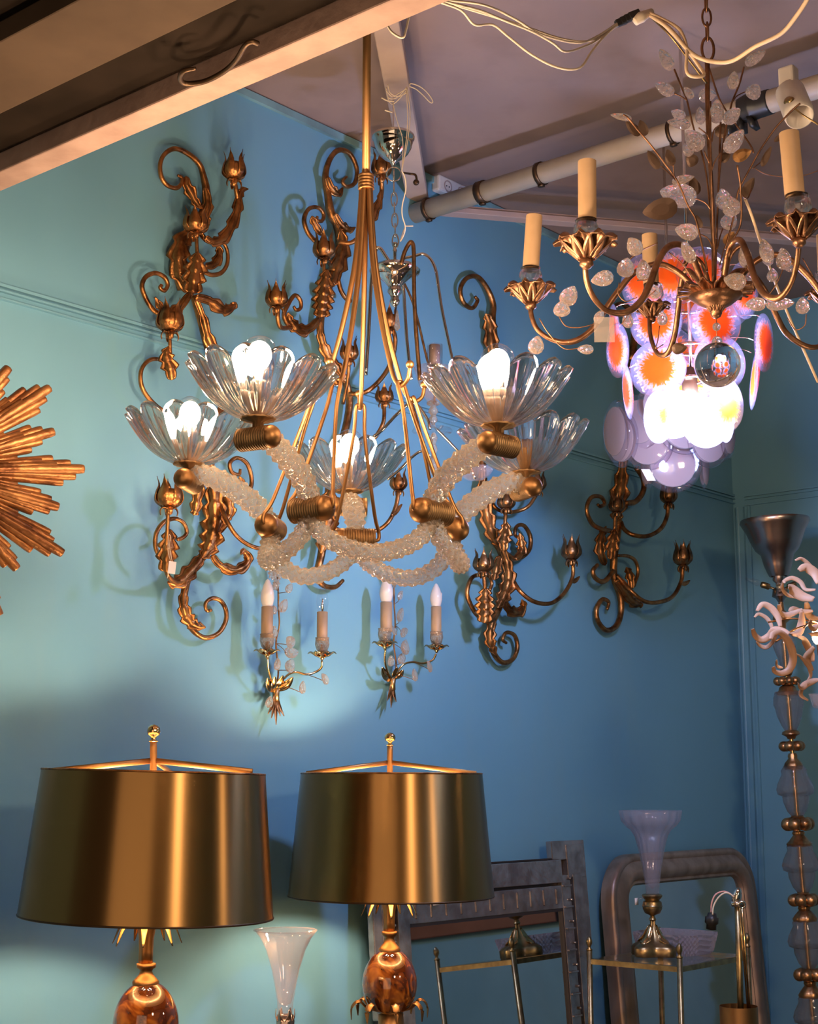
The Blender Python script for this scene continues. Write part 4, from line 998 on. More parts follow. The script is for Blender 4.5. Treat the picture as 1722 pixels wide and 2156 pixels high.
# candlestick vase on it
cv = onz(1376, 2012, ztop); Dc = cv.y
cs = thing('etched_vase', 'etched glass trumpet vase in a brass candlestick foot on the brass shelf', 'vase', V((cv.x, cv.y, ztop)))
XA = 1374
def lpx(prof, n=40, x=XA, D=Dc, **k): return lathe_px(x, D, prof, prof[0][1], n, **k)
b = MB(); kq = ps(cv); pr = []
for q in range(64):
    f = 2 * pi * q / 64; pr.append((46 * kq) * (1 + .19 * cos(4 * f + pi)))
rows = [[V((cv.x, cv.y, ztop)) + V((cos(2 * pi * q / 64), sin(2 * pi * q / 64), 0)) * (pr[q] * m2) + Z * h for q in range(64)] for m2, h in ((.96, 0), (1, .003), (1, .024), (.9, .030), (.60, .040), (.42, .058), (.20, .078), (.12, .086), (.12, .098))]
b.grid(rows, False, True); b.f.append(tuple(range(63, -1, -1))); b.build('quatrefoil_foot', M['old_brass'], cs, sharp=50)
for q in range(4):
    f = 2 * pi * q / 4 + pi / 4; d = V((cos(f), sin(f), 0)); o_ = V((cv.x, cv.y, ztop)); b = MB()
    b.blade([o_ + d * .012 + Z * .086, o_ + d * .03 + Z * .056, o_ + d * .048 + Z * .040, o_ + d * .055 + Z * .026], .018, d + Z, 3, .35, .4, .0015, 6); b.build('cast_leaf', M['brass'], cs)
zk = ztop + .095
yv = lambda z: None
h_ = at(XA, 1884, Dc).z - zk
b = MB(); b.lathe([(.006, 0), (.011, .006), (.006, .016), (.008, h_ * .24), (.022, h_ * .32), (.028, h_ * .48), (.028, h_ * .56), (.030, h_ * .58), (.028, h_ * .62), (.027, h_ * .74), (.020, h_ * .80), (.026, h_ * .88), (.030, h_ * .97), (.027, h_ * 1.02), (.0, h_ * .96)], V((cv.x, cv.y, zk)), Z, 32); b.build('urn_socket', M['old_brass'], cs, sharp=50)
outv = [(13, 1888), (15, 1860), (20, 1826), (27, 1790), (34, 1762), (42, 1748), (54, 1738), (62, 1728), (65, 1714), (66, 1706)]
b = lpx(outv + [(64.5, 1706, .3), (62, 1716), (59, 1729), (50, 1740), (38, 1752), (31, 1765), (24, 1792), (17, 1828), (12, 1862), (.01, 1872)], 96, lobes=16, amp=.028); b.build('glass_trumpet', M['frost'], cs)
b = MB(); b.box(at(1340, 1898, Dc + .02), (.018, .001, .020), (W, N, Z)); b.tube([at(1345, 1893, Dc + .02), at(1356, 1890, Dc)], .0007, 5); tag(b.build('price_tag', M['paper']), 'small white paper tag tied to the brass candlestick foot', 'tag')

# crystal tray on the shelf
M['cut'] = clear('cut_glass_dish', (.95, .92, .96), .20, .03, 1.5, white=.30, whitecol=(.90, .80, .88), bump=.6, bscale=140)
dt = cc + W * (l1 * .22) - N * (l2 * .10); dt = V((dt.x, dt.y, ztop + .001))
b = MB()
def rrect(hx, hy, h, r=.03):
    o = []
    for q in range(96):
        t = 2 * pi * (q + .5) / 96; c_, s_ = cos(t), sin(t)
        o.append(dt + W * (hx * (abs(c_) ** .35) * (1 if c_ > 0 else -1)) + N * (hy * (abs(s_) ** .35) * (1 if s_ > 0 else -1)) + Z * h)
    return o
def cut(hx, hy, h, ph):
    r_ = rrect(hx, hy, h); c_ = dt + Z * h
    return [c_ + (p - c_) * (1.035 if (q // 2 + ph) % 2 else .975) for q, p in enumerate(r_)]
b.grid([rrect(.001, .001, 0), rrect(l1 * .20, l2 * .30, 0)] + [cut(l1 * (.21 + .004 * k), l2 * (.31 + .006 * k), .008 + .0075 * k, k) for k in range(7)] + [rrect(l1 * .245, l2 * .355, .060), rrect(l1 * .225, l2 * .335, .060), rrect(l1 * .195, l2 * .29, .016), rrect(.001, .001, .012)], False, True)
tag(b.build('glass_dish', M['cut'], smooth=False), 'cut crystal dish standing on the glass top of the brass shelf', 'dish')

# brass reading lamp with bare wires in front
Dr = 4.02; rb = at(1556, 2150, Dr)
rl = thing('floor_lamp', 'unfinished brass lamp with a bare tube, drum shade and dangling wires', 'lamp', floor_at(rb))
kr = ps(rb); zt0 = at(1556, 2118, Dr).z
b = MB(); b.lathe([(40 * kr, zt0 - .22), (40 * kr, zt0), (39 * kr, zt0), (39 * kr, zt0 - .22)], V((rb.x, rb.y, 0)), Z, 48, close=True); b.build('drum_shade', M['satin'], rl, sharp=40)
t0_, t1_ = at(1552, 1892, Dr), at(1569, 2130, Dr); dd = (t1_ - t0_).normalized()
b = MB(); b.tube([t0_, V((rb.x + .004, rb.y, zt0 - .15))], .0082, 14, 1, smooth=False); b.tube([V((rb.x, rb.y, zt0 - .15)), V((rb.x, rb.y, .02))], .0082, 14, 1, smooth=False); b.build('tube', M['old_brass'], rl)
b = MB(); b.tube([at(1562, 1912, Dr - .01), at(1578, 2125, Dr + .02)], .003, 8, 1, smooth=False); b.tube([at(1557, 1912, Dr - .02), at(1574, 2125, Dr + .03)], .0022, 8, 1, smooth=False); b.build('tie_rod', M['brass'], rl)
b = MB(); b.ell(at(1551, 1888, Dr), (.012, .012, .024), Z + CR * .3, 14, 10); b.box(at(1553, 1903, Dr - .004), (.034, .02, .012)); b.torus(at(1562, 1905, Dr - .012), .008, .003, CF, 14, 6); b.build('clamp_head', M['chrome'], rl)
b = MB(); b.tube([at(*q, Dr) for q in ((1544, 1890), (1536, 1881), (1522, 1877), (1506, 1884), (1498, 1902), (1497, 1922))], .0022, 6); b.build('pink_wire', solid('pink_wire', (.75, .38, .34), .5), rl)
b = MB(); b.tube([at(*q, Dr - .01) for q in ((1545, 1889), (1538, 1883), (1526, 1880), (1512, 1890), (1502, 1908), (1500, 1926))], .0022, 6); b.build('cream_wire', M['string'], rl)
b = MB(); c = at(1498, 1940, Dr); b.lathe([(.001, .022), (.010, .021), (.012, .012), (.016, .010), (.016, -.004), (.012, -.008), (.012, -.020), (.001, -.022)], c, Z + CR * .1, 16, lobes=6, amp=.12); b.build('connector', M['black'], rl)
b = MB(); b.lathe([(0, 0), (.11, 0), (.11, .015), (.02, .025), (.0, .03)], floor_at(rb), Z, 32); b.build('base', M['old_brass'], rl)
# ------------------------------------------------------------------ tall floor lamp column, right
Dl = 5.0
cTop, cBot = at(1631, 1100, Dl), at(1710, 2130, Dl)
kax = (cTop - cBot).normalized(); base_ = cBot + kax * ((0 - cBot.z) / kax.z)
col = thing('glass_column_lamp', 'tall floor lamp of stacked glass balusters and gilt rings below a metal uplighter', 'lamp', V((base_.x, base_.y, 0)))
def ca(y):   # point of the axis seen at height y of the photo
    lo, hi = 0.0, 3.0
    for _ in range(40):
        m = (lo + hi) / 2; p = base_ + kax * m; q = p - CAM; yy = 1078 - F * q.dot(CU) / q.dot(CF)
        if yy > y: lo = m
        else: hi = m
    return base_ + kax * lo
kc = ps(ca(1600))
def seg(name, prof, m, n=28, **k):
    b = MB(); o = ca(prof[-1][1]); b.lathe([(r * kc, (ca(y) - o).dot(kax)) + tuple(q) for r, y, *q in prof], o, kax, n, **k); return b.build(name, M[m], col, sharp=60)
seg('uplighter_bowl', [(73, 1094), (75, 1100), (70, 1108), (62, 1122), (55, 1140), (46, 1158), (35, 1168), (30, 1190), (24, 1206), (20, 1214), (18, 1213), (22, 1204), (28, 1188), (33, 1166), (43, 1156), (52, 1138), (59, 1120), (70, 1104)], 'pewter', 40)
seg('cup', [(13, 1208), (14, 1222), (8, 1228), (8, 1236), (15, 1240), (18, 1256), (10, 1260), (6, 1268)], 'pewter')
c1 = ca(1244)
for x, y in ((1577, 1221), (1690, 1222), (1640, 1230)):
    e = at(x, y, Dl - (.1 if x == 1640 else 0)); d = (e - c1)
    b = MB(); b.tube([c1 + d * .1, c1 + d * .32], .004, 8, 1, smooth=False); b.lathe([(.004, 0), (.010, .003), (.011, .026), (.008, .032)], c1 + d * .32, d, 14); s_ = b.build('side_holder', M['old_brass'], col)
    b = MB(); L = d.length * .6; b.lathe([(.007, 0), (.011, L * .3), (.009, L * .6), (.003, L * .95), (0, L)], c1 + d * .55, d, 14); b.build('side_bulb', M['bulbglass'], s_)
seg('neck', [(5, 1262), (6, 1285), (18, 1296), (20, 1304), (8, 1312), (6, 1330)], 'gold_leaf')
seg('gilt_shaft', [(5, 1320), (5, 2150)], 'brass', 12)
seg('glass_baluster', [(14, 1330), (22, 1345), (24, 1362), (16, 1385), (11, 1405), (9, 1405), (13, 1385), (21, 1361), (19, 1346), (12, 1332)], 'dim_glass')
seg('gilt_ring', [(10, 1408), (15, 1412), (12, 1420), (8, 1424)], 'gold_leaf')
def beads(y, r, nb, br):
    b = MB(); o = ca(y); x, yv, a = frame(kax)
    for q in range(nb): b.ell(o + x * (cos(2 * pi * q / nb) * (r - br) * kc) + yv * (sin(2 * pi * q / nb) * (r - br) * kc), (br * kc * 1.05, br * kc * 1.05, br * kc), kax, 12, 8)
    b.lathe([(.3 * r * kc, -br * kc * .7), (.62 * r * kc, -br * kc * .5), (.62 * r * kc, br * kc * .5), (.3 * r * kc, br * kc * .7)], o, kax, 20)
    return b.build('beaded_ring', M['gold_leaf'], col)
beads(1434, 29, 8, 9)
seg('gilt_cup', [(10, 1442), (17, 1447), (19, 1454), (24, 1458), (22, 1464)], 'gold_leaf')
seg('glass_baluster', [(27, 1456), (31, 1468), (32, 1484), (29, 1492), (26, 1508), (18, 1528), (11, 1540), (9, 1540), (16, 1527), (24, 1507), (27, 1491), (30, 1482), (29, 1470), (25, 1458)], 'dim_glass')
seg('gilt_ring', [(9, 1536), (18, 1541), (19, 1546), (10, 1551), (8, 1556)], 'gold_leaf')
beads(1571, 28, 6, 11)
seg('gilt_cup', [(8, 1586), (10, 1592), (9, 1597), (17, 1606), (20, 1614), (18, 1620)], 'gold_leaf', lobes=8, amp=.05)
def baluster(y0):
    s_ = lambda q: y0 + q
    seg('glass_baluster', [(20, s_(0)), (27, s_(10)), (26, s_(18)), (36, s_(38)), (39, s_(50)), (37, s_(60)), (28, s_(64)), (27, s_(76)), (20, s_(96)), (11, s_(108)), (9, s_(108)), (18, s_(95)), (25, s_(75)), (26, s_(62)), (35, s_(58)), (37, s_(50)), (34, s_(39)), (24, s_(19)), (25, s_(11)), (18, s_(1))], 'dim_glass')
baluster(1612)
beads(1735, 35, 6, 14)
seg('gilt_ring', [(11, 1716), (14, 1720), (11, 1726)], 'gold_leaf')
seg('gilt_cup', [(11, 1750), (13, 1754), (11, 1758), (20, 1770), (26, 1776), (24, 1782)], 'gold_leaf', lobes=8, amp=.06)
baluster(1772)
seg('gilt_ring', [(11, 1878), (14, 1882), (11, 1886)], 'gold_leaf')
beads(1895, 33, 6, 13)
seg('gilt_cup', [(11, 1908), (13, 1912), (11, 1916), (20, 1926), (25, 1934), (23, 1940)], 'gold_leaf', lobes=8, amp=.06)
baluster(1932)
seg('gilt_ring', [(11, 2038), (14, 2042), (11, 2046)], 'gold_leaf')
beads(2052, 33, 6, 13)
seg('gilt_cup', [(11, 2066), (13, 2070), (11, 2074), (20, 2086), (25, 2094), (23, 2100)], 'gold_leaf', lobes=8, amp=.06)
baluster(2092)
b = MB(); zz = (ca(2195) - base_).dot(kax); b.lathe([(0, 0), (.16, 0), (.16, .02), (.10, .05), (.03, .09), (.025, zz * .5), (.035, zz * .6), (.02, zz), (0, zz)], base_, kax, 28); b.build('base', M['gold_leaf'], col)

# ------------------------------------------------------------------ curled-leaf ceiling light at the right edge
Dk = 3.55; kc0 = at(1726, 1330, Dk)
lf = thing('leaf_chandelier', 'lit pinkish metal light of curled ribbon leaves cut by the right edge', 'chandelier', kc0)
M['ribbon'] = solid('pinkish_enamel_leaf', (.33, .175, .10), .6, .0, spec=.25, c2=(.26, .135, .075), scale=12)
def RX(cx, cy): return (1522 + cx / 3.08, 1060 + cy / 3.08)
ribs = [([(616, 520), (616, 470), (585, 395), (530, 347), (482, 362)], 15, -.05), ([(620, 520), (612, 445), (560, 402), (508, 424)], 34, -.12),
 ([(600, 560), (545, 552), (520, 500), (470, 472), (420, 490), (412, 512)], 16, .02), ([(392, 498), (396, 545), (440, 585), (520, 600), (580, 615)], 13, .05),
 ([(590, 620), (530, 595), (470, 545), (440, 530)], 36, -.08), ([(372, 800), (366, 730), (330, 668), (275, 645), (232, 692)], 24, -.02),
 ([(320, 870), (325, 790), (300, 735), (250, 708), (216, 732)], 14, .03), ([(430, 845), (400, 822), (350, 812), (320, 850), (270, 875), (225, 850), (202, 808)], 26, -.06),
 ([(350, 840), (335, 890), (300, 925), (260, 915), (228, 890)], 15, .02), ([(310, 880), (330, 842), (380, 832), (430, 870), (466, 940), (475, 1010), (450, 1070), (400, 1095), (350, 1085), (335, 1055)], 26, -.14),
 ([(362, 655), (385, 700), (430, 715), (480, 700), (530, 680)], 22, 0), ([(430, 700), (470, 675), (530, 690), (600, 690)], 20, .04), ([(440, 850), (500, 835), (530, 770), (528, 690)], 28, -.02), ([(480, 860), (540, 880), (590, 960), (600, 1020)], 24, -.04),
 ([(470, 975), (520, 995), (575, 1050), (590, 1110), (560, 1150)], 13, -.1), ([(485, 1170), (520, 1192), (560, 1165), (610, 1145), (640, 1140)], 24, -.12), ([(560, 1160), (530, 1195), (528, 1240), (570, 1275)], 14, -.1),
 ([(345, 1015), (370, 1050), (405, 1060)], 12, .02), ([(560, 760), (600, 800), (640, 780)], 26, -.1), ([(590, 930), (560, 1000), (600, 1080)], 26, -.06), ([(540, 640), (580, 720), (640, 740)], 26, .06)]
for pts, w_, dz in ribs:
    P = [at(*RX(*q), Dk + dz) for q in pts]; n = len(P)
    P = [p + V((0, .03 * sin(3 * i / n), 0)) for i, p in enumerate(P)]
    b = MB(); b.blade(P, w_ / 3.08 * ps(P[0]) * 1.0, (CAM - P[0]).normalized() + Z * .5, 0, 0, .35, .001, 7, lambda t: .25 + .75 * (sin(pi * (.06 + .9 * t))) ** .8, 5); b.build('curled_leaf', M['ribbon'], lf)
b = MB()
for q in range(9):
    f = 2 * pi * q / 9; e = kc0 + V((cos(f) * .12, sin(f) * .1, .03 * sin(q * 2.1)))
    b.tube([kc0 + Z * .02, (kc0 + e) / 2 + Z * .02, e], .0022, 6)
b.build('wire_frame', M['gilt'], lf)
b = MB(); b.ell(at(1727, 1338, Dk), (.020, .020, .024), Z, 14, 10); b.build('lit_bulb', glow('lit_small_bulb', (1, .72, .42), 40), lf)
b = MB(); b.lathe([(.010, 0), (.012, .03), (.026, .05), (.03, .052), (.012, .056), (0, .056)], at(1730, 1362, Dk) - Z * .02, Z, 16); b.build('holder', M['ribbon'], lf)
b = MB(); b.lathe([(.018, 0), (.028, .004), (.036, .034), (.033, .034), (.024, .006), (0, .006)], at(1738, 1492, Dk), Z, 20, lobes=10, amp=.06); b.build('glass_cup', M['vase'], lf)
b = MB(); b.tube([at(1738, 1492, Dk) + Z * .004, kc0 - Z * .06, kc0 + Z * .1 + CR * .06, kc0 + CR * .075 + Z * .2, V((kc0.x + .075, kc0.y, ZC))], .004, 10); b.build('rod', M['gilt'], lf)

# ------------------------------------------------------------------ gilt crystal-leaf chandelier
Dg = 2.72; gb = at(1507, 640, Dg)
gc = thing('crystal_leaf_chandelier', 'gilt branching chandelier with card candles and crystal leaves hung by a chain', 'chandelier', gb)
def C5(cx, cy, Y=Dg): return at(1322 + cx / 4.305, 60 + cy / 4.305, Y)
def tb(pts, r, name='branch', m='copper', n=6):
    b = MB(); b.tube(pts, r, n, 6); return b.build(name, M[m], gc)
# chain
ct = at(1491, 128, Dg); zc0 = ct.z; n_l = 0; z_ = zc0
while z_ < ZC:
    b = MB(); c = V((ct.x, ct.y, z_ + .022)); s_ = CR if n_l % 2 == 0 else V((0, 1, 0)); 
    if n_l == 0: c = V((ct.x, ct.y, z_ + .024)); b.tube([c + s_ * (.0115 * cos(2 * pi * q / 20)) + Z * (.024 * sin(2 * pi * q / 20)) for q in range(20)], .0028, 8, 1, True, smooth=False); z_ += .042
    else: b.tube([c + s_ * (.0085 * cos(2 * pi * q / 20)) + Z * (.019 * sin(2 * pi * q / 20)) - Z * .004 for q in range(20)], .0022, 8, 1, True, smooth=False); z_ += .030
    b.build('chain_link', M['copper'], gc); n_l += 1
tb([at(1489, 130, Dg), at(1490, 250, Dg), at(1496, 360, Dg), at(1501, 470, Dg), at(1503, 600, Dg)], [.0050, .0045, .004, .004, .004], 'stem', 'copper', 10)
tb([C5(745, 660, Dg - .03), C5(748, 1100, Dg - .03), C5(762, 1600, Dg - .02), C5(775, 2000, Dg), C5(775, 2300, Dg)], .0022, 'stem')
tb([C5(840, 850, Dg + .03), C5(820, 1400, Dg + .03), C5(800, 2000, Dg + .02), C5(790, 2300, Dg)], .0022, 'stem')
brs = [([(420, 370), (480, 520), (530, 640), (560, 760), (600, 920), (660, 1100), (720, 1400), (770, 2000)], .02), ([(420, 590), (480, 615), (530, 650)], .02), ([(1050, 350), (1010, 500), (950, 650), (930, 720), (880, 950), (830, 1300), (800, 1900)], .04), ([(1060, 575), (990, 610), (950, 660)], .04),
 ([(730, 340), (800, 560), (860, 700), (1000, 900), (1110, 1060), (1140, 1130)], .05), ([(-40, 780), (0, 810), (90, 920), (200, 1050), (330, 1220), (450, 1390), (540, 1600), (610, 1720), (650, 1870), (720, 2200)], -.08), ([(1560, 680), (1480, 750), (1340, 900), (1200, 1100), (1100, 1280), (1010, 1450), (990, 1520), (960, 1700), (880, 2000)], -.04),
 ([(990, 1240), (1018, 1400), (1022, 1500), (1028, 1700), (1000, 1830), (900, 2000), (850, 2200)], -.1), ([(610, 1540), (700, 1580), (750, 1640)], 0), ([(840, 870), (780, 920), (760, 1030)], 0), ([(850, 1120), (790, 1200), (760, 1290)], -.02), ([(640, 900), (715, 960), (742, 1020)], -.02), ([(690, 1110), (742, 1230)], -.02), ([(640, 1860), (720, 1900), (772, 2000)], 0), ([(410, 1240), (420, 1330), (450, 1390)], -.08), ([(300, 1250), (380, 1320), (440, 1385)], -.08), ([(1130, 1270), (1180, 1230), (1220, 1200)], -.04), ([(1010, 1490), (1080, 1540), (1120, 1450)], -.04), ([(860, 1810), (830, 1900), (810, 2000)], .02), ([(900, 1940), (870, 2000), (830, 2150)], .04)]
for pts, dz in brs: tb([C5(*q, Dg + dz * (1 - i / len(pts) * .8)) for i, q in enumerate(pts)], .0013 if len(pts) < 4 else .0019)
tb([C5(1060, 1540, Dg - .02), C5(1130, 1720, Dg), C5(1205, 1950, Dg + .05), at(1650, 640, Dg + .2), at(1722, 805, Dg + .25)], .0028, 'cord', 'cable', 8)
tb([C5(1150, 1265, Dg + .1), C5(1250, 1320, Dg + .1), C5(1420, 1345, Dg + .1), C5(1600, 1330, Dg + .1), C5(1722, 1290, Dg + .1)], .0009, 'wire', 'copper')
M['leafback'] = solid('bronze_leaf_back', (.10, .056, .034), .42, .5)
lv = [  # cx, cy, length, width, angle, kind
 (345, 280, 220, 112, 118, 0), (330, 545, 205, 108, 150, 0), (548, 582, 130, 72, 125, 0), (722, 605, 165, 125, 5, 0), (955, 470, 165, 105, 80, 0), (1155, 265, 215, 100, 32, 0), (1140, 570, 150, 140, 60, 0),
 (455, 780, 145, 95, 150, 0), (460, 860, 215, 100, 172, 0), (655, 790, 160, 92, 95, 0), (805, 750, 220, 130, 88, 0), (945, 790, 185, 130, 40, 0), (600, 1010, 225, 165, 130, 0), (965, 1020, 250, 145, 52, 0), (540, 1100, 130, 90, 120, 0),
 (580, 1200, 120, 110, 250, 1), (850, 925, 130, 120, 70, 1), (880, 1165, 115, 90, 30, 1), (1035, 1145, 180, 110, 25, 2), (455, 1510, 345, 212, 168, 0), (500, 1368, 210, 80, 15, 0), (600, 1430, 170, 110, 100, 1), (290, 1640, 320, 195, 192, 1), (530, 1840, 215, 150, 168, 0),
 (935, 1610, 190, 165, 110, 0), (920, 1745, 165, 145, 55, 0), (865, 1545, 190, 150, 100, 0), (1250, 2045, 225, 108, 112, 0), (1400, 2060, 145, 105, 95, 0), (60, 1960, 165, 120, 135, 0), (230, 1190, 200, 85, 122, 1), (380, 1170, 155, 88, 108, 1), (135, 900, 150, 85, 112, 1), (45, 905, 185, 85, 135, 1), (-62, 800, 200, 62, 168, 0),
 (1400, 970, 180, 52, 40, 1), (1255, 1160, 195, 62, 62, 1), (1090, 1440, 200, 90, 62, 1), (545, 2015, 175, 75, -62, 0), (1060, 2060, 220, 120, 100, 0), (920, 1900, 140, 100, 60, 2), (640, 1750, 130, 60, 110, 1)]
for cx, cy, L, w_, a, kd in lv:
    Y = Dg + random.uniform(-.06, .06); c = C5(cx, cy, Y); k = ps(c) / 4.305
    nr = (CAM - c).normalized() + V((random.uniform(-.3, .3), 0, random.uniform(-.25, .25))); nr.normalize()
    crystal(c, L * k, w_ * k, imgdir(a), nr, w_ * k * (.22 if kd == 0 else .07)).build('crystal_leaf' if kd == 0 else 'bronze_leaf', M[('crystal', 'leafback', 'satin')[kd]], gc, smooth=False)
def C6(cx, cy, Y): return at(1040 + cx / 2.525, 480 + cy / 2.525, Y)
lv6 = [(575, 270, 122, 82, 195, 2.60), (400, 360, 115, 92, 60, 2.66), (360, 430, 85, 88, 90, 2.66), (225, 622, 100, 82, 75, 2.70), (485, 645, 90, 52, 175, 2.68), (745, 97, 105, 82, 120, 2.6), (700, 210, 105, 92, 80, 2.62), (795, 225, 115, 80, 95, 2.7), (1280, 282, 120, 92, 170, 2.6), (1390, 405, 110, 72, 180, 2.62), (1520, 402, 150, 72, 5, 2.58), (1640, 412, 92, 72, 90, 2.7), (1335, 150, 115, 62, 105, 2.7), (1445, 120, 135, 72, 110, 2.62), (1540, 165, 115, 80, 95, 2.66), (1480, 250, 72, 60, 90, 2.7), (895, 480, 78, 56, 95, 2.75), (710, 490, 85, 58, 100, 2.7), (560, 470, 80, 50, 60, 2.66), (1360, 250, 80, 50, 100, 2.7), (1575, 200, 70, 60, 100, 2.7), (1030, 130, 130, 66, 120, 2.62), (850, 335, 90, 60, 120, 2.72)]
for cx, cy, L, w_, a, Y in lv6:
    c = C6(cx, cy, Y); k = ps(c) / 2.525; nr = ((CAM - c).normalized() + V((random.uniform(-.3, .3), 0, random.uniform(-.3, .3)))).normalized()
    crystal(c, L * k, w_ * k, imgdir(a), nr).build('crystal_leaf', M['crystal'], gc, smooth=False)
c = C6(985, 640, 2.85); crystal(c, 82 * ps(c) / 2.525, 60 * ps(c) / 2.525, imgdir(10), (CAM - c).normalized(), .002).build('bronze_leaf', M['leafback'], gc, smooth=False)
tw = [[(345, 470), (380, 520), (440, 530), (500, 520), (560, 500)], [(240, 480), (290, 560), (370, 640), (450, 640)], [(665, 290), (660, 350), (700, 390), (760, 370)], [(680, 510), (720, 450), (780, 400), (860, 330)], [(870, 80), (800, 110), (740, 150), (690, 200)], [(880, 520), (870, 600), (860, 640), (900, 620)], [(1660, 460), (1650, 520), (1600, 540), (1560, 480)], [(1340, 200), (1400, 300), (1450, 380)], [(1540, 210), (1500, 300), (1450, 370)], [(1640, 160), (1690, 250), (1720, 330)], [(930, 130), (1000, 190), (1060, 280)], [(760, 280), (830, 260), (900, 130)]]
for p in tw: tb([C6(*q, 2.68) for q in p], .0011, 'wire_tendril')
# arms with candles
def arm(path, Yc, Yb, cup, bob, bobw, sleeve, m='copper', r=.0060, holder=True):
    n = len(path)
    a_ = tb([at(x, y, Yb + (Yc - Yb) * i / (n - 1)) for i, (x, y) in enumerate(path)], [r * .8] * (n // 3) + [r] * (n - n // 3), 'arm', m, 12)
    c = at(*bob, Yb); k = ps(c); R = bobw * k / 2; b = MB()
    for q in range(9):
        f = 2 * pi * q / 9 + .2; d = V((cos(f), sin(f), 0))
        b.blade([c + d * (R * .12) - Z * (R * .30), c + d * (R * .40) + Z * (R * .02), c + d * (R * .72) + Z * (R * .30), c + d * R + Z * (R * .20)], R * .34, Z * .8 - d * .3, 0, 0, .6, .0012, 6, lambda t: (sin(pi * (.18 + .74 * t))) ** .8, 7)
    b.lathe([(R * .10, -R * .62), (R * .22, -R * .50), (R * .2, -R * .36), (R * .12, -R * .3), (R * .1, R * .3)], c, Z, 16); b.build('petal_pan', M[m], gc)
    s0, s1, sx0, sx1, tilt = sleeve; zb_, zt_ = at(sx0, s1, Yb).z, at(sx0, s0, Yb).z; rr = (sx1 - sx0) * k / 2; ctr = at((sx0 + sx1) / 2, s1, Yb)
    g = at(*cup, Yb); hC = zb_ - g.z
    b = MB(); b.lathe([(rr * .55, -hC * 1.05), (rr * .8, -hC * .7), (rr * 1.38, 0), (rr * 1.25, hC * .55), (rr * 1.02, hC * .75), (rr * 1.2, hC * .92), (rr * 1.05, hC * .92), (rr * .9, hC * .7), (rr * 1.1, hC * .5), (rr * 1.2, 0), (rr * .6, -hC * .68), (rr * .2, -hC * .8)], g, Z, 36, lobes=12, amp=.03); b.build('glass_cup', M['bowl'], gc)
    ax = (Z * (zt_ - zb_) + CR * (tilt * k)); L = ax.length
    b = MB(); b.lathe([(rr * .95, -.006), (rr * .95, 0)], ctr, ax, 24); b.build('holder_ring', M['rim'], gc)
    b = MB(); b.lathe([(rr, 0), (rr, L), (rr * .9, L), (rr * .9, L - .012), (.001, L - .012)], ctr, ax, 24); b.build('candle_sleeve', M['sleeve'], gc, sharp=40)
arm([(1117, 630), (1119, 666), (1135, 698), (1171, 718), (1210, 718), (1246, 694), (1272, 655), (1300, 615), (1335, 575), (1385, 556), (1430, 575), (1468, 612), (1495, 632)], 2.72, 2.74, (1117, 583), (1117, 620), 112, (455, 563, 1100, 1135, 9), r=.0058)
arm([(1232, 540), (1234, 587), (1250, 627), (1278, 654), (1317, 658), (1349, 634), (1369, 595), (1385, 551), (1404, 522), (1428, 515), (1452, 532), (1468, 567), (1490, 620)], 2.70, 2.49, (1234, 488), (1234, 525), 138, (340, 462, 1217, 1256, 2), 'copper', .0062)
arm([(1367, 668), (1370, 710), (1384, 744), (1404, 745), (1418, 714), (1426, 666), (1432, 611), (1444, 570), (1470, 590), (1497, 630)], 2.74, 2.94, (1375, 622), (1371, 655), 84, (495, 598, 1354, 1387, 0), r=.0055)
arm([(1683, 500), (1682, 515), (1678, 551), (1666, 595), (1642, 626), (1612, 622), (1590, 588), (1575, 540), (1558, 506), (1539, 516), (1530, 547), (1520, 610)], 2.70, 2.40, (1680, 440), (1681, 482), 132, (280, 410, 1652, 1694, -6), 'copper', .0060)
arm([(1740, 640), (1748, 690), (1735, 724), (1700, 730), (1658, 704), (1636, 668), (1610, 612), (1580, 575), (1545, 575), (1515, 625)], 2.72, 2.86, (1738, 590), (1740, 628), 90, (495, 572, 1722, 1757, 0), r=.0056)
arm([(1830, 590), (1835, 630), (1815, 660), (1780, 660), (1740, 630), (1700, 580), (1650, 540), (1600, 545), (1550, 590), (1518, 628)], 2.70, 2.66, (1830, 535), (1830, 575), 110, (400, 515, 1810, 1848, 0), 'copper', .0060)
for p in ([(1525, 600), (1535, 545), (1560, 520), (1580, 560), (1586, 610)], [(1495, 610), (1480, 560), (1455, 540), (1440, 560)]): tb([at(*q, 2.8) for q in p], .0045, 'arm', 'copper', 10)
# petalled canopy under the centre, beads and the glass ball
c = at(1507, 640, Dg); k = ps(c); b = MB()
for q in range(12):
    f = 2 * pi * q / 12; d = V((cos(f), sin(f), 0)); R = 80 * k
    b.blade([c + d * (.10 * R) - Z * (.20 * R), c + d * (.35 * R) + Z * (.12 * R), c + d * (.68 * R) + Z * (.36 * R), c + d * R + Z * (.38 * R)], R * .25, Z * .6 - d * .5, 0, 0, .7, .0015, 7, lambda t: .4 + .6 * t - .3 * t ** 5, 7)
b.lathe([(.001, -.024), (.008, -.02), (.011, -.014), (.010, -.006), (.03, .004), (.05, .02), (.02, .03)], c - Z * .005, Z, 24); b.build('petal_canopy', M['copper'], gc)
b = MB(); b.ell(at(1508.5, 688, Dg), .0078, Z, 14, 10); bead = b.build('bead', M['crystal'], gc)
b = MB(); b.tube([at(1508, 664, Dg), at(1509, 722, Dg)], .0010, 6, 1, smooth=False); b.build('bead_wire', M['copper'], bead)
b = MB(); b.ell(at(1511, 768, Dg), 48 * ps(at(1511, 768, Dg)), Z, 40, 24); ball = b.build('glass_ball', clear('solid_glass_ball', (.93, .90, .87), .0, .0, 1.5), gc)
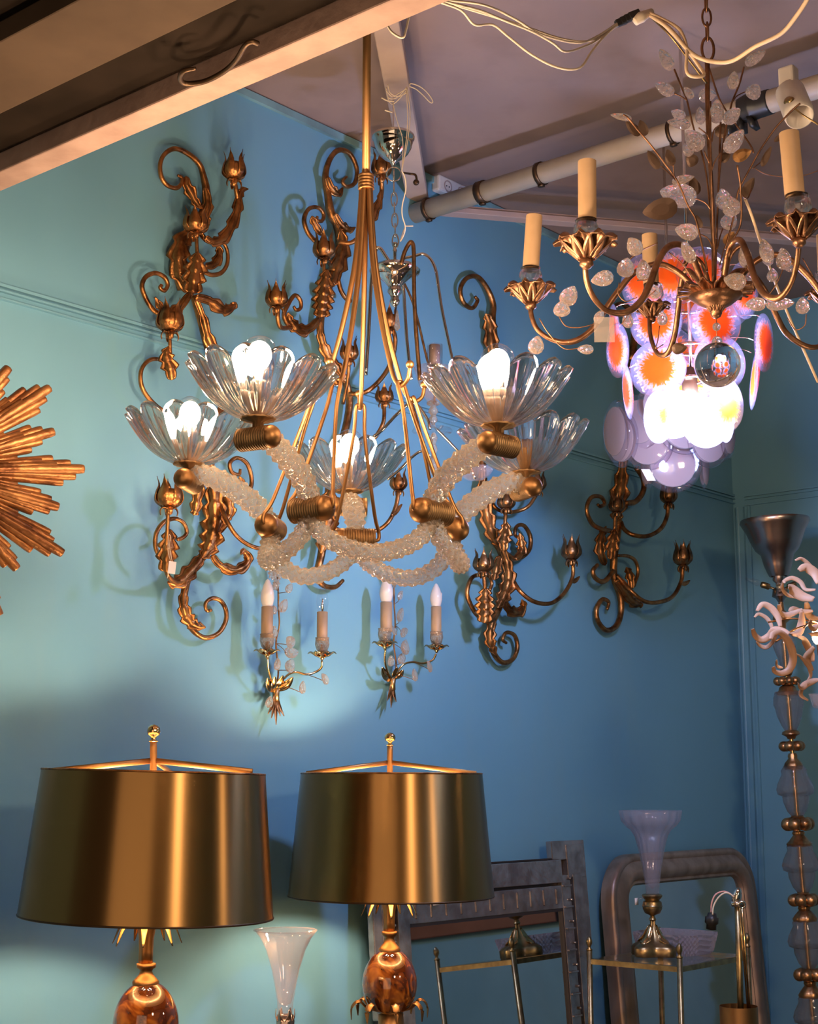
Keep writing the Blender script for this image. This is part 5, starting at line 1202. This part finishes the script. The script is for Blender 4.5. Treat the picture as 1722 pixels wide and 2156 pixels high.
b = MB(); b.lathe([(.004, .012), (.008, .008), (.010, 0), (.012, -.004)], at(1510, 722, Dg), Z, 14, lobes=6, amp=.1); b.build('ball_cap', M['crystal'], ball)
b = MB(); c = at(1272, 694, 2.6); b.box(c, (.036, .0012, .046), frame(V((0, -1, .1)), CR)[0:1] + (V((0, 1, 0)), Z)); o = b.build('price_tag', thin('glassine_tag', (.9, .85, .8), white=.22, whitecol=(.8, .7, .6)), smooth=False); tag(o, 'translucent pale tag hanging from the left arm of the crystal leaf chandelier', 'tag')

# ------------------------------------------------------------------ orange-centred disc chandelier (lit) and pale disc chandelier
def disc_mat(name, centre, edge, white_c, white_e, r0, r1, am=.8):
    m, t, p, o = nodes(name); t.nodes.remove(p)
    at_ = t.nodes.new('ShaderNodeUVMap'); at_.uv_map = 'disc'
    sep = t.nodes.new('ShaderNodeSeparateXYZ'); t.links.new(at_.outputs[0], sep.inputs[0])
    tc = t.nodes.new('ShaderNodeCombineXYZ'); ml = t.nodes.new('ShaderNodeMath'); ml.operation = 'MULTIPLY'; ml.inputs[1].default_value = 26
    t.links.new(sep.outputs[1], ml.inputs[0]); t.links.new(ml.outputs[0], tc.inputs[1]); m4 = t.nodes.new('ShaderNodeMath'); m4.operation = 'MULTIPLY'; m4.inputs[1].default_value = 3; t.links.new(sep.outputs[0], m4.inputs[0]); t.links.new(m4.outputs[0], tc.inputs[0])
    nz = t.nodes.new('ShaderNodeTexNoise'); nz.inputs['Scale'].default_value = 2.2; nz.inputs['Detail'].default_value = 4; t.links.new(tc.outputs[0], nz.inputs['Vector'])
    ad = t.nodes.new('ShaderNodeMath'); ad.operation = 'MULTIPLY_ADD'; ad.inputs[1].default_value = am; t.links.new(nz.outputs['Fac'], ad.inputs[0]); t.links.new(sep.outputs[0], ad.inputs[2])
    mr = t.nodes.new('ShaderNodeMapRange'); mr.inputs['From Min'].default_value = r0 + am * .5; mr.inputs['From Max'].default_value = r1 + am * .5; t.links.new(ad.outputs[0], mr.inputs['Value'])
    mc = t.nodes.new('ShaderNodeMix'); mc.data_type = 'RGBA'; mc.inputs[6].default_value = (*centre, 1); mc.inputs[7].default_value = (*edge, 1); t.links.new(mr.outputs[0], mc.inputs[0])
    mw = t.nodes.new('ShaderNodeMapRange'); mw.inputs['To Min'].default_value = white_c; mw.inputs['To Max'].default_value = white_e; t.links.new(mr.outputs[0], mw.inputs['Value'])
    df = t.nodes.new('ShaderNodeBsdfDiffuse'); tl = t.nodes.new('ShaderNodeBsdfTranslucent'); tr = t.nodes.new('ShaderNodeBsdfTransparent'); gl = t.nodes.new('ShaderNodeBsdfGlossy'); gl.inputs['Roughness'].default_value = .05
    t.links.new(mc.outputs[2], df.inputs['Color']); t.links.new(mc.outputs[2], tl.inputs['Color']); tr.inputs['Color'].default_value = (.93, .91, .95, 1)
    a = t.nodes.new('ShaderNodeMixShader'); a.inputs[0].default_value = .62; t.links.new(df.outputs[0], a.inputs[1]); t.links.new(tl.outputs[0], a.inputs[2])
    c_ = t.nodes.new('ShaderNodeMixShader'); t.links.new(mw.outputs[0], c_.inputs[0]); t.links.new(tr.outputs[0], c_.inputs[1]); t.links.new(a.outputs[0], c_.inputs[2])
    fr = facing(t, .035, .5); d_ = t.nodes.new('ShaderNodeMixShader'); t.links.new(fr.outputs[0], d_.inputs[0]); t.links.new(c_.outputs[0], d_.inputs[1]); t.links.new(gl.outputs[0], d_.inputs[2])
    t.links.new(d_.outputs[0], o.inputs['Surface']); return m
M['odisc'] = disc_mat('orange_hearted_glass', (.88, .17, .02), (.72, .60, .86), .95, .10, .55, .80)
M['wdisc'] = disc_mat('white_hearted_glass', (.40, .285, .285), (.5, .45, .45), .92, .03, .76, .80, .03)
M['overexposed_disc'] = disc_mat('overexposed_orange_glass', (1, .66, .22), (.80, .72, .92), .90, .16, .50, .80)  # orange glass near the bulb, its overexposure painted in as a pale heart
def disc(name, c, R, nrm, m, parent, th=.006, dome_=.35):
    x, y, a = frame(nrm, Z.cross(nrm)); n = 40; rows = []; uv = []
    prof = [(0, 1), (.25, .97), (.5, .86), (.75, .60), (.92, .30), (1.0, .0), (.92, -.22), (.6, -.4), (0, -.5)]
    b = MB(); b.lathe([(r * R, h * th) for r, h in prof], c, a, n, side=x)
    o = b.build(name, m, parent); me = o.data; l = me.uv_layers.new(name='disc')
    for lp in me.loops:
        vi = lp.vertex_index; l.data[lp.index].uv = (prof[vi // n][0], (vi % n) / n)
    for poly in me.polygons:      # close the seam of the angle coordinate
        us = [l.data[i].uv[1] for i in poly.loop_indices]
        if max(us) - min(us) > .5:
            for i in poly.loop_indices:
                if l.data[i].uv[1] < .3: l.data[i].uv[1] += 1
    return o
Do = 3.40; oc = at(1452, 700, Do)
od = thing('orange_disc_chandelier', 'lit chandelier of overlapping glass discs with orange hearts behind the crystal leaves', 'chandelier', oc)
ko = ps(oc)
odl = [(1294, 700, 60, -88, .150), (1300, 738, 58, -74, .148), (1381, 678, 58, -28, .150), (1385, 777, 61, -22, .120), (1515, 765, 62, 18, .120), (1505, 680, 60, 14, .150), (1608, 722, 62, 58, .150), (1594, 770, 60, 74, .145), (1588, 800, 64, 86, .135), (1416, 580, 58, -12, .160), (1478, 576, 58, 8, .160), (1566, 612, 60, 48, .160), (1352, 592, 58, -48, .160), (1529, 852, 58, 40, .105), (1386, 878, 56, -66, .08), (1485, 890, 54, 10, .07), (1420, 872, 52, -24, .075), (1528, 880, 52, 58, .08), (1322, 826, 58, -89, .135),
       (1400, 640, 58, 200, .15), (1470, 650, 58, 178, .15), (1530, 640, 58, 150, .15), (1420, 740, 58, 205, .12), (1490, 745, 58, 160, .12), (1450, 800, 56, 180, .10)]
for x, y, r, az, Rt in odl:
    a = radians(az); Y = Do - Rt * cos(a); c = at(x, y, Y); nr = V((sin(a), -cos(a), -.10)).normalized()
    d_ = disc('glass_disc', c, r * ps(c), nr, M['overexposed_disc'] if y > 845 else M['odisc'], od)
    b = MB(); q = c + Z * (r * ps(c) * .92) - nr * .004; b.tube([q, q - nr * .02 + Z * .006, V((oc.x + (q.x - oc.x) * .5, oc.y + (q.y - oc.y) * .5, q.z + .012))], .0013, 6); b.build('disc_hook', M['chrome'], d_)
b = MB(); zf = at(1452, 560, Do).z
for yy, rr in ((560, .125), (640, .115), (735, .085), (800, .06)): b.torus(V((oc.x, oc.y, at(1452, yy, Do).z)), rr * .6, .004, Z, 28, 6)
for q in range(4):
    f = 2 * pi * q / 4 + .7; d = V((cos(f), sin(f), 0)); b.tube([V((oc.x, oc.y, zf)) + d * .075, V((oc.x, oc.y, at(1452, 800, Do).z)) + d * .036], .003, 6, 1, smooth=False)
b.tube([V((oc.x, oc.y, at(1452, 800, Do).z)), V((oc.x, oc.y, ZC))], .004, 8, 1, smooth=False); b.build('metal_frame', M['chrome'], od)
for (x, y, Y) in ((1454, 872, Do - .01),):
    c = at(x, y, Y); b = MB(); b.lathe([(.002, -.050), (.022, -.044), (.038, -.028), (.043, -.006), (.040, .014), (.028, .030), (.014, .040), (.012, .05)], c, Z, 24); b.build('lit_bulb', M['cool'], od)
    b = MB(); b.lathe([(.014, .046), (.018, .05), (.018, .10), (.010, .11)], c, Z, 18); b.build('lamp_holder', M['rim'], od)

Dw = 3.95; wc = at(1415, 900, Dw)
wd = thing('pale_disc_chandelier', 'unlit chandelier of clear discs with pale pink hearts, lowest in the back', 'chandelier', wc)
wdl = [(1416, 978, 61, -2, .09), (1349, 888, 60, -42, .13), (1297, 908, 66, -72, .15), (1310, 925, 60, -64, .14), (1366, 935, 56, -30, .11), (1482, 985, 46, 68, .09), (1531, 915, 52, 60, .15), (1490, 930, 56, 30, .13), (1440, 900, 58, 8, .14), (1400, 850, 58, -10, .16), (1364, 985, 44, -80, .09), (1516, 930, 48, 120, .13), (1335, 940, 50, -120, .13), (1470, 850, 58, 20, .16)]
for x, y, r, az, Rt in wdl:
    a = radians(az); Y = Dw - Rt * cos(a); c = at(x, y, Y); nr = V((sin(a), -cos(a), -.06)).normalized()
    d_ = disc('glass_disc', c, r * ps(c), nr, M['wdisc'], wd, .010)
    b = MB(); q = c + Z * (r * ps(c) * .94) - nr * .003; b.tube([q, q - nr * .02 + Z * .005, V((wc.x + (q.x - wc.x) * .45, wc.y + (q.y - wc.y) * .45, q.z + .01))], .0013, 6); b.build('disc_hook', M['chrome'], d_)
b = MB(); 
for yy, rr in ((800, .08), (880, .06)): b.torus(V((wc.x, wc.y, at(1415, yy, Dw).z)), rr, .004, Z, 28, 6)
b.tube([V((wc.x, wc.y, at(1415, 900, Dw).z)), V((wc.x, wc.y, ZC))], .004, 8, 1, smooth=False)
for q in range(4):
    f = 2 * pi * q / 4 + .5; d = V((cos(f), sin(f), 0)); b.tube([V((wc.x, wc.y, at(1415, 800, Dw).z)) + d * .08, V((wc.x, wc.y, at(1415, 880, Dw).z)) + d * .06, V((wc.x, wc.y, at(1415, 895, Dw).z))], .003, 6, 1, smooth=False)
b.build('metal_frame', M['chrome'], wd)
c = at(1365, 1000, Dw - .105); b = MB(); b.box(c, (.022, .001, .034), (CR, V((0, 1, 0)), (Z - CR * .5).normalized())); tag(b.build('price_tag', solid('pink_paper', (.42, .31, .31), .7), smooth=False), 'pinkish paper tag stuck on the lowest pale glass disc', 'tag')

# ------------------------------------------------------------------ chrome chandelier at the back wall
Db = 3.55; bc = at(832, 600, Db)
bk = thing('chrome_chandelier', 'unlit chrome chandelier with crystal drop hung by strings behind the glass one', 'chandelier', bc)
def bl(name, prof, m, x=831, n=32, D=Db, **k):
    b = lathe_px(x, D, prof, prof[-1][1], n, **k); return b.build(name, M[m], bk, sharp=60)
bl('canopy', [(42, 284), (45, 287), (45, 292), (42, 295), (41, 302), (38, 312), (31, 324), (20, 334), (9, 340), (5, 346), (3, 350), (.1, 350)], 'chrome', 828)
b = MB(); b.torus(at(829, 367, Db), 15 * ps(bc), .0018, CF, 28, 6); b.build('hanging_ring', M['chrome'], bk)
b = MB(); b.tube([at(829, 350, Db), at(829, 385, Db)], .0022, 8, 1, smooth=False); b.tube([at(828, 290, Db), at(828, 240, Db), at(828, 205, Db)], .0018, 6); b.build('hanger_wire', M['chrome'], bk)
yq = 385; alt = 0
while yq < 505:
    b = MB(); c = at(829 + (yq - 385) * .03, yq + 13, Db); s_ = CR if alt % 2 else V((0, 1, 0)); b.tube([c + s_ * (.0075 * cos(2 * pi * q / 18)) + Z * (.0185 * sin(2 * pi * q / 18)) for q in range(18)], .0018, 6, 1, True, smooth=False); b.build('chain_link', M['chrome'], bk); yq += 22; alt += 1
bl('stem', [(5, 511), (6, 514), (4, 518), (3.5, 524), (5, 527), (3.5, 532), (3.5, 560), (.1, 560)], 'chrome')
bl('body', [(4, 556), (30, 556), (46, 562), (54, 570), (52, 576), (34, 584), (22, 594), (15, 602), (13, 606), (15, 610), (15, 616), (10, 622), (8, 628), (11, 634), (9, 640), (4, 646), (.1, 648)], 'chrome')
b = MB(); o_ = at(836, 675, Db); 
b.lathe([(.0005, .027), (.0022, .024), (.0078, -.018), (.0, -.027)], o_, Z, 4); pr_o = b.build('crystal_prism', M['crystal'], bk, smooth=False)
def bt(pts, r, m='chrome', name='arm', D=Db):
    b = MB(); b.tube([at(*q, D) if len(q) == 2 else at(*q) for q in pts], r, 10, 6); return b.build(name, M[m], bk)
bt([(838, 560), (850, 545), (868, 540), (876, 538), (892, 535), (908, 548), (918, 572), (923, 605), (930, 650), (941, 705), (955, 770), (962, 800)], .0038)
bt([(844, 558), (852, 530), (862, 512), (868, 512), (871, 530), (872, 620), (876, 700), (882, 775), (884, 800)], .0052, 'antique', 'arm', Db - .06)
bt([(836, 590), (848, 600), (852, 650), (856, 710), (862, 770), (866, 800)], .0042, D=Db + .06)
bt([(822, 556), (812, 540), (800, 523), (790, 530), (782, 590), (776, 700), (770, 790)], .0045, D=Db - .02)
bt([(905, 905), (898, 880), (870, 848), (840, 868), (805, 905), (785, 920)], .004, D=Db + .05); bt([(905, 960), (888, 950), (868, 962), (840, 990), (815, 1010)], .0035, D=Db + .05)
xk = 915
b = lathe_px(xk, Db + .08, [(11, 727), (12, 727), (12, 776), (11, 776)], 776, 20, close=True); b.build('candle_sleeve', solid('brown_sleeve', (.30, .20, .16), .5), bk)
b = lathe_px(xk, Db + .08, [(17, 726), (17, 790), (16, 790), (16, 726)], 790, 20, close=True); b.build('glass_tube', M['bulbglass'], bk)
b = lathe_px(xk - 5, Db + .08, [(10, 846), (16, 838), (26, 815), (36, 785), (38, 774), (36, 774), (33, 785), (24, 813), (14, 835), (.1, 842)], 846, 28); b.build('glass_dish', M['vase'], bk)
bl('bead_stack', [(4, 842), (13, 847), (13, 852), (5, 856), (9, 862), (10, 868), (5, 874), (8, 880), (9, 886), (4, 892), (5, 900)], 'crystal', 912, 16, Db + .08, lobes=8, amp=.06)
bl('drip_pan', [(4, 902), (41, 904), (43, 908), (40, 911), (4, 912)], 'bulbglass', 910, 32, Db + .08)
bl('bead_stack', [(3, 912), (8, 922), (4, 934), (8, 946), (4, 958), (9, 972), (8, 990), (3, 1000)], 'crystal', 913, 14, Db + .08, lobes=6, amp=.08)
bl('glass_bowl', [(36, 985), (38, 990), (30, 1002), (16, 1010), (.1, 1012), (.1, 1010), (15, 1008), (28, 1000), (35, 990)], 'vase', 1000, 28, Db + .12)
bt([(915, 900), (945, 930), (985, 975), (1000, 1008)], .0035, D=Db + .10)
bt([(832, 560), (870, 640), (900, 760), (914, 790), (915, 850)], .0030, 'antique', 'arm', Db + .075)

# strings that tie it up
st = thing('string', 'tangle of pale string tying the chrome canopy to the ceiling plank', 'string', at(845, 200, 3.44))
def sg(pts, r=.0011, Y0=3.44, Y1=3.44):
    b = MB(); n = len(pts); b.tube([at(x, y, Y0 + (Y1 - Y0) * i / (n - 1)) for i, (x, y) in enumerate(pts)], r, 5, 5); return b.build('strand', M['string'], st)
sg([(813, 183), (817, 205), (830, 208), (842, 200), (857, 183)]); sg([(812, 190), (826, 204), (840, 196), (858, 186)]); sg([(813, 190), (820, 215), (830, 218), (848, 200), (856, 190)]); sg([(816, 178), (822, 196), (838, 203), (856, 196)])
sg([(803, 206), (815, 212), (830, 214)], .0018); sg([(810, 232), (826, 237)], .0018)
sg([(827, 216), (836, 255), (847, 290), (848, 327), (846, 360)], Y1=Db - .14); sg([(857, 185), (862, 223), (863, 255), (857, 304), (850, 339), (846, 360)], Y1=Db - .14); sg([(856, 190), (858, 260), (852, 320), (846, 360)], Y1=Db - .14)
sg([(846, 360), (853, 376), (854, 401), (847, 432), (847, 455), (853, 476), (851, 492), (843, 508), (847, 494), (852, 480)], .0016, Db - .14, Db - .03)
sg([(852, 476), (870, 476)], .0016, Db - .05, Db - .05)
sg([(862, 180), (866, 176), (885, 183), (901, 197), (911, 213), (906, 216), (890, 200), (876, 188), (862, 182)], .0014)
b = MB(); P = [at(850, 364, 3.6), at(862, 366, 3.62), at(874, 368, 3.62), at(877, 378, 3.62), at(876, 384, 3.62)]; b.tube(P, .003, 8); b.ell(P[-1], .008, Z, 10, 8)
tag(b.build('iron_hook', M['rim']), 'small dark hook with a knob beside the chrome canopy on the plank', 'hook')
# brown shelf board on the back wall that the mirrors show
bb_ = at(1030, 1500, 5); 
def refl(Pm, r_):
    s_ = (C_B - Pm.dot(W)) / r_.dot(W); return Pm + r_ * s_
Pm = mp(980, 1920); v_ = (Pm - CAM).normalized(); r_ = v_ - OUT * (2 * v_.dot(OUT)); h1 = refl(Pm, r_)
b = MB(); b.box(h1 - W * .02 , (.95, .036, .17), (N, W, Z)); tag(b.build('wooden_board', solid('red_brown_board', (.20, .065, .04), .5, c2=(.16, .05, .03), scale=6), smooth=False, bevel=.004), 'red-brown wooden board on the back wall, seen in the silvery mirror', 'board')

# ------------------------------------------------------------------ light and render settings
wld = bpy.data.worlds.new('world'); S.world = wld; wld.use_nodes = True
bg = wld.node_tree.nodes['Background']; bg.inputs[0].default_value = (1.0, .74, .56, 1); bg.inputs[1].default_value = .035
def alight(name, loc, tgt, size, e, c):
    l = bpy.data.lights.new(name, 'AREA'); l.energy = e; l.size = size; l.color = c; o = bpy.data.objects.new(name, l); COL.objects.link(o); o.location = loc
    o.rotation_euler = (V(tgt) - V(loc)).to_track_quat('-Z', 'Y').to_euler(); return o
alight('fill_light', (1.5, .1, 2.6), at(1250, 1800, 4.2), .30, 22, (1, .70, .46))  # added fill with no visible source, lifts the lower right
alight('fill_light', (-1.0, -2.0, 1.5), at(600, 1600, 3.3), 3.2, 24, (1, .70, .46))  # wide fill added behind the camera to brighten the brass shades
pl_ = bpy.data.lights.new('side_lamp', 'POINT'); pl_.energy = 3.5; pl_.shadow_soft_size = .05; pl_.color = (1, .72, .48); po_ = bpy.data.objects.new('side_lamp', pl_); COL.objects.link(po_); po_.location = (1.05, 2.6, 1.6)
S.view_settings.view_transform = 'Standard'; S.view_settings.look = 'None'; S.view_settings.gamma = 1; S.view_settings.exposure = .75; S.view_settings.use_curve_mapping = False
S.render.film_transparent = False
try:
    S.cycles.max_bounces = 10; S.cycles.transmission_bounces = 8; S.cycles.transparent_max_bounces = 16; S.cycles.use_adaptive_sampling = True; S.cycles.adaptive_threshold = .05; S.cycles.adaptive_min_samples = 16; S.cycles.diffuse_bounces = 3; S.cycles.glossy_bounces = 4
    S.cycles.sample_clamp_indirect = 10; S.cycles.sample_clamp_direct = 0; S.cycles.caustics_refractive = True; S.cycles.caustics_reflective = False; S.cycles.blur_glossy = .5
    S.cycles.use_denoising = True; S.cycles.denoiser = 'OPENIMAGEDENOISE'; S.cycles.use_light_tree = True
except Exception: pass
